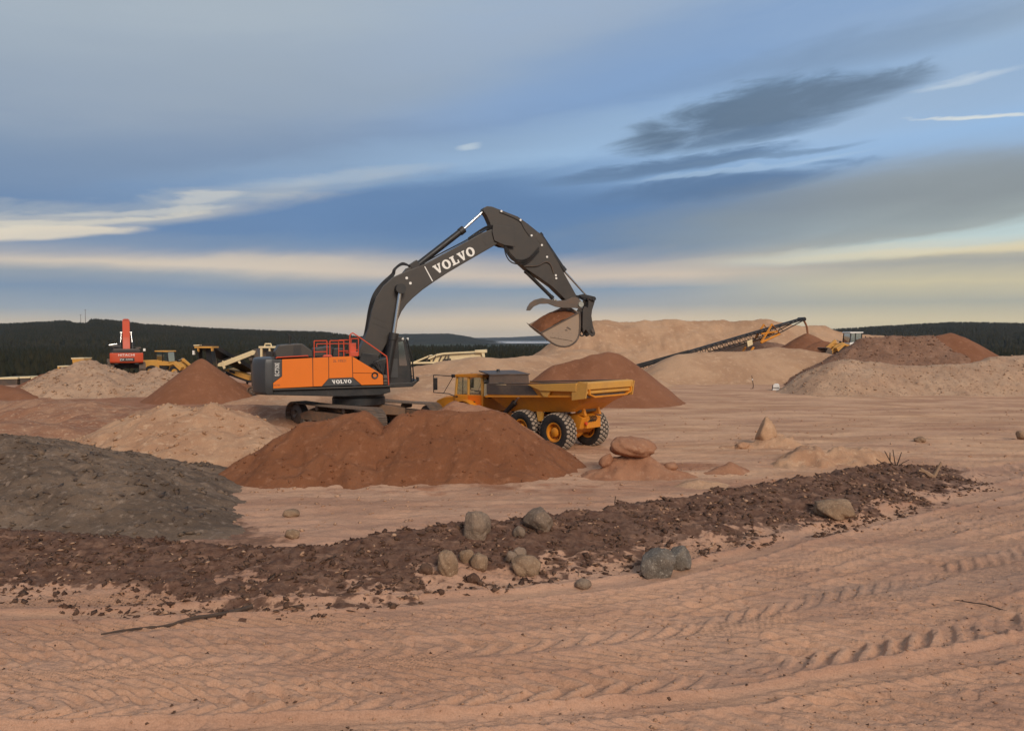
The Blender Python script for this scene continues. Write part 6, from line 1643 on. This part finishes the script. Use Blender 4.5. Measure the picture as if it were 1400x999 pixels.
# upright slab on the flats
q = G(1046, 610); me_ = rock_mesh('earth_slab', (1.15, .7, 1.75), 63, SAND2, .75, 4, 1.0)
o = link(bpy.data.objects.new('earth_slab', me_)); o.location = (q.x, q.y, .42); o.rotation_euler = (0, R(-8), R(25))
tag(o, 'upright pointed slab of pale earth standing on the flats', 'earth slab')
for i, (px_, py_, w_, h_, lab) in enumerate(((1016, 615, .7, .36, 'dull clod left of the upright earth slab'), (1066, 604, .75, .5, 'pale clod leaning on the right of the upright slab'), (1080, 606, .5, .35, 'outermost small clod right of the upright slab'), (918, 640, .55, .35, 'clod on the right shoulder of the boulder mound'), (830, 640, .6, .6, 'rounded clod at the left side of the boulder mound'))):
    q = G(px_, py_); onm = px_ in (918, 830)
    if onm: q = P(px_, py_, 25.1)
    me_ = rock_mesh('earth_clod', (w_, w_ * .8, h_), 200 + i, LUMP if onm else SAND, .7, 3, .9)
    o = link(bpy.data.objects.new('earth_clod', me_)); o.location = (q.x, q.y + .2, h_ * .22 + (max(hz(hM, q.x, q.y + .2), 0) if onm else 0.05)); o.rotation_euler = (0, 0, i)
    tag(o, lab, 'clod', 'clods on the flats')

# ------------------------------------------------------------------ sticks and dry twigs
def stick(name, label, pix, r, mat=WOOD, lift=.03, twigs=()):
    pts = []
    for px_, py_ in pix:
        g0 = G(px_, py_)
        for _ in range(3): g0 = G(px_, py_, gz(g0.x, g0.y) + lift)
        pts.append(Vector((g0.x, g0.y, gz(g0.x, g0.y) + lift)))
    n = len(pts); rr_ = [r * (.35 + .65 * k / (n - 1)) for k in range(n)]
    cp = curve_pts(pts, 4); m_ = len(cp)
    o = MB().tube(cp, [r * (.35 + .65 * k / (m_ - 1)) * (1 + .15 * math.sin(k * 2.3)) for k in range(m_)], 7).build(name, mat, None, smooth=True)
    tag(o, label, 'branch', 'dry branches on the ground')
stick('branch', 'long dark dead branch lying on the sand at lower left', [(138, 868), (165, 862), (200, 856), (228, 850), (262, 842), (300, 838), (330, 833), (345, 828)], .040, lift=.06)
stick('branch', 'thin dry twig lying on the sand at the right edge', [(1306, 815), (1330, 824), (1348, 826), (1372, 834), (1404, 842)], .02)
def upright(name, label, px_, py_, D, segs, mat, r):
    g0 = G(px_, py_, .3); x_, y_ = g0.x, g0.y
    if D: x_, y_ = P(px_, py_, D).x, D
    z_ = gz(x_, y_) - .05
    e = MB()
    for sg in segs:
        e.tube([Vector((x_ + a * .1, y_ + b * .1, z_ + c * .1)) for a, b, c in sg], [r * (1 - .5 * k / (len(sg) - 1)) for k in range(len(sg))], 6)
    o = e.build(name, mat, None); tag(o, label, 'twig', 'dry twigs in the dark soil')
upright('twig', 'thin single upright twig on the dark ridge below the boulder mound', 841, 692, None, [[(0, 0, 0), (.1, 0, 2), (-.1, 0, 3.6), (.1, 0, 5.4)]], WOOD, .02)
upright('twig', 'dead spiky shrub at the far end of the dark soil', 1225, 640, None, [[(0, 0, 0), (-2, .3, 2.5), (-4, .2, 6)], [(0, 0, 0), (-.6, 0, 3), (-1, .4, 6.5)], [(0, 0, 0), (1, 0, 3), (2, .3, 5.6)], [(0, 0, 0), (2.5, 0, 2), (4.6, 0, 3)], [(0, 0, 0), (-4, 0, 1.2), (-7, 0, 3.2)], [(-2, .3, 2.5), (-2.2, 0, 5.5)]], WOOD, .025)
upright('stump', 'splintered pale branch stump at the right tip of the dark soil', 1276, 648, None, [[(0, 0, 0), (1.2, 0, 2.4), (2.6, 0, 5.4)], [(0, 0, .4), (-2.5, 0, 2.2), (-5, 0, 2.6)], [(-1, 0, .8), (-4.4, 0, 3.4)]], WOODP, .07)
upright('twig', 'crooked root sticking out of the dark ridge left of the single twig', 812, 696, None, [[(0, 0, 0), (-1.4, 0, 1), (-2.4, 0, .6)], [(0, 0, 0), (1.2, 0, 1.6), (2.2, 0, 1.5)]], WOOD, .03)

# ------------------------------------------------------------------ clods, chips and pebbles that nobody could count
def scatter(name, label, n, sampler, smin, smax, mat, seed, flat=.6, aspect=1.0, zf=None):
    rs = np.random.RandomState(seed)
    X, Y = sampler(rs, n)
    Z = ground_h(X, Y) if zf is None else zf(X, Y)
    n = len(X)
    base = np.array([(1, 0, 0), (-1, 0, 0), (0, 1, 0), (0, -1, 0), (0, 0, 1), (0, 0, -1), (.6, .6, .5), (-.6, .5, .6)], float)[:6]
    fc = np.array([(4, 0, 2), (4, 2, 1), (4, 1, 3), (4, 3, 0), (5, 2, 0), (5, 1, 2), (5, 3, 1), (5, 0, 3)])
    s_ = smin + (smax - smin) * rs.uniform(0, 1, n) ** 3
    co = base[None] * rs.uniform(.55, 1.25, (n, 6, 1)) * np.array([aspect, 1, flat])[None, None] + rs.normal(0, .16, (n, 6, 3))
    co *= s_[:, None, None]
    a = rs.uniform(0, 6.28, n); tl = rs.normal(0, .35, n)
    ca, sa = np.cos(a)[:, None], np.sin(a)[:, None]; ct, st = np.cos(tl)[:, None], np.sin(tl)[:, None]
    x0, y0, z0 = co[..., 0] * ct - co[..., 2] * st, co[..., 1], co[..., 0] * st + co[..., 2] * ct
    co = np.stack([x0 * ca - y0 * sa + X[:, None], x0 * sa + y0 * ca + Y[:, None], z0 + Z[:, None] + s_[:, None] * flat * .25], -1)
    T_ = (np.arange(n)[:, None, None] * 6 + fc[None]).reshape(-1, 3)
    me_ = raw_mesh(name, co.reshape(-1, 3), T_); me_.materials.append(mat)
    tag(link(bpy.data.objects.new(name, me_)), label, 'debris', kind='stuff')
def along_ridge(lo, hi, spread=1.0):
    def f(rs, n):
        X = rs.uniform(-16, 16, n * 4); Y = rs.uniform(11, 30, n * 4)
        d, h = ridge_field(X, Y)
        d = d + .5 * fbm(X * .7, Y * .7, 3, 44)
        k = (d > lo) & (d < hi) & (h > .1) & (fbm(X * 1.2, Y * 1.2, 3, 91) > -.18)
        return X[k][:n], Y[k][:n]
    return f
scatter('soil_clods', 'dark clods and crumbs of soil strewn along the windrow', 11000, along_ridge(-.6, 2.9), .012, .10, CLOD, 1)
scatter('bark_chips', 'dark bark and root fragments spilled on the near side of the windrow', 3600, along_ridge(.2, 3.0), .012, .07, CLOD, 2, .3, 2.4)
scatter('pale_chips', 'pale chips and splinters lying in the dark soil', 2600, along_ridge(-.4, 2.8), .012, .07, CRUMB, 3, .35, 1.8)
def on_road(rs, n):
    px_ = rs.uniform(-60, 1460, n); py_ = rs.uniform(790, 1040, n)
    d = CAM_H / ((py_ - 464) / 1000.0)
    return (px_ - 700) / 1000 * d, d
scatter('road_crumbs', 'small crumbs of earth scattered over the sandy track', 4200, on_road, .006, .035, CRUMB, 4)
scatter('dark_crumbs', 'few dark crumbs scattered over the sandy track', 420, on_road, .008, .035, CLOD, 5)
def on_flats(rs, n):
    px_ = rs.uniform(200, 1460, n); py_ = 560 + 170 * rs.uniform(0, 1, n) ** 1.5
    d = CAM_H / ((py_ - 464) / 1000.0)
    return (px_ - 700) / 1000 * d, d
scatter('flat_crumbs', 'crumbs and pebbles scattered over the worked flats', 3200, on_flats, .012, .09, CRUMB, 6)

def on_heap(h):
    Xh, Yh, Hh, x0, y0, res = h
    def zf(X, Y):
        i = np.clip(np.round((Y - y0) / res).astype(int), 0, Hh.shape[0] - 1); j = np.clip(np.round((X - x0) / res).astype(int), 0, Hh.shape[1] - 1)
        return Hh[i, j]
    def f(rs, n):
        X = rs.uniform(x0, x0 + res * Hh.shape[1], n * 5); Y = rs.uniform(y0, y0 + res * Hh.shape[0], n * 5)
        k = (zf(X, Y) > .08) & (fbm(X * .8, Y * .8, 3, 17) > -.15)
        return X[k][:n], Y[k][:n]
    return f, zf
for hp, nm, lab, n, a_, b_, m_, asp in ((hS, 'silt_debris', 'clods and lumps lying on the grey silt bank', 3200, .015, .12, SILT, 1.6), (hS, 'silt_twigs', 'dark twigs and root bits on the grey silt bank', 700, .012, .09, WOOD, 3.5),
                              (hB, 'pale_heap_clods', 'clods lying on the pale sand heap', 900, .015, .14, SAND, 1.2), (hA, 'brown_heap_clods', 'crumbs lying on the left red-brown heap', 420, .012, .08, BROWN, 1.2),
                              (hA2, 'brown_heap_crumbs', 'crumbs lying on the right red-brown heap', 420, .012, .08, BROWN, 1.2),
                              (hD, 'gravel_stones', 'stones lying on the pale gravel heap', 1600, .03, .22, GRAVEL, 1.2), (hJ, 'bank_stones', 'stones lying on the pale pebbly bank', 4200, .02, .13, GRAVEL, 1.2), (hK, 'gravel_heap_stones', 'stones covering the grey-brown gravel heap', 2600, .03, .17, KGRAV, 1.1)):
    fs_, zf_ = on_heap(hp)
    scatter(nm, lab, n, fs_, a_, b_, m_, 31 + n, .6, asp, zf_)

# ------------------------------------------------------------------ masts on the left hill
for px_, top, lab in ((110.5, 430, 'shorter thin mast on the left hilltop clearing'), (117, 423, 'taller thin mast on the left hilltop clearing')):
    b_ = P(px_, 446, 1500); h_ = (446 - top) / 1000 * 1500
    e = empty('mast', (b_.x, 1500, b_.z)); tag(e, lab, 'mast', 'masts on the left hilltop')
    MB().tube([(0, 0, 0), (0, 0, h_)], [.55, .3], 6).build('pole', STEEL, e)
    MB().box((0, 0, h_ * .96), (3.4, .5, .5)).build('crossarm', STEEL, e)

# ------------------------------------------------------------------ haze: the air between here and the far hills
hzm = bpy.data.materials.new('haze_air'); hzm.use_nodes = True
ht = NT(hzm.node_tree); ht.n.clear()
pv_ = ht.new('ShaderNodeVolumePrincipled')
pv_.inputs['Color'].default_value = (0.80, 0.88, 1.0, 1); pv_.inputs['Density'].default_value = 0.00005; pv_.inputs['Anisotropy'].default_value = 0.2
ho = ht.new('ShaderNodeOutputMaterial'); ht.l.new(pv_.outputs[0], ho.inputs['Volume'])
hb = MB().box((0, 0, 40), (18400, 18400, 112)).build('haze', hzm)
hb['kind'] = 'stuff'; hb['label'] = 'thin evening haze filling the air out to the hills'
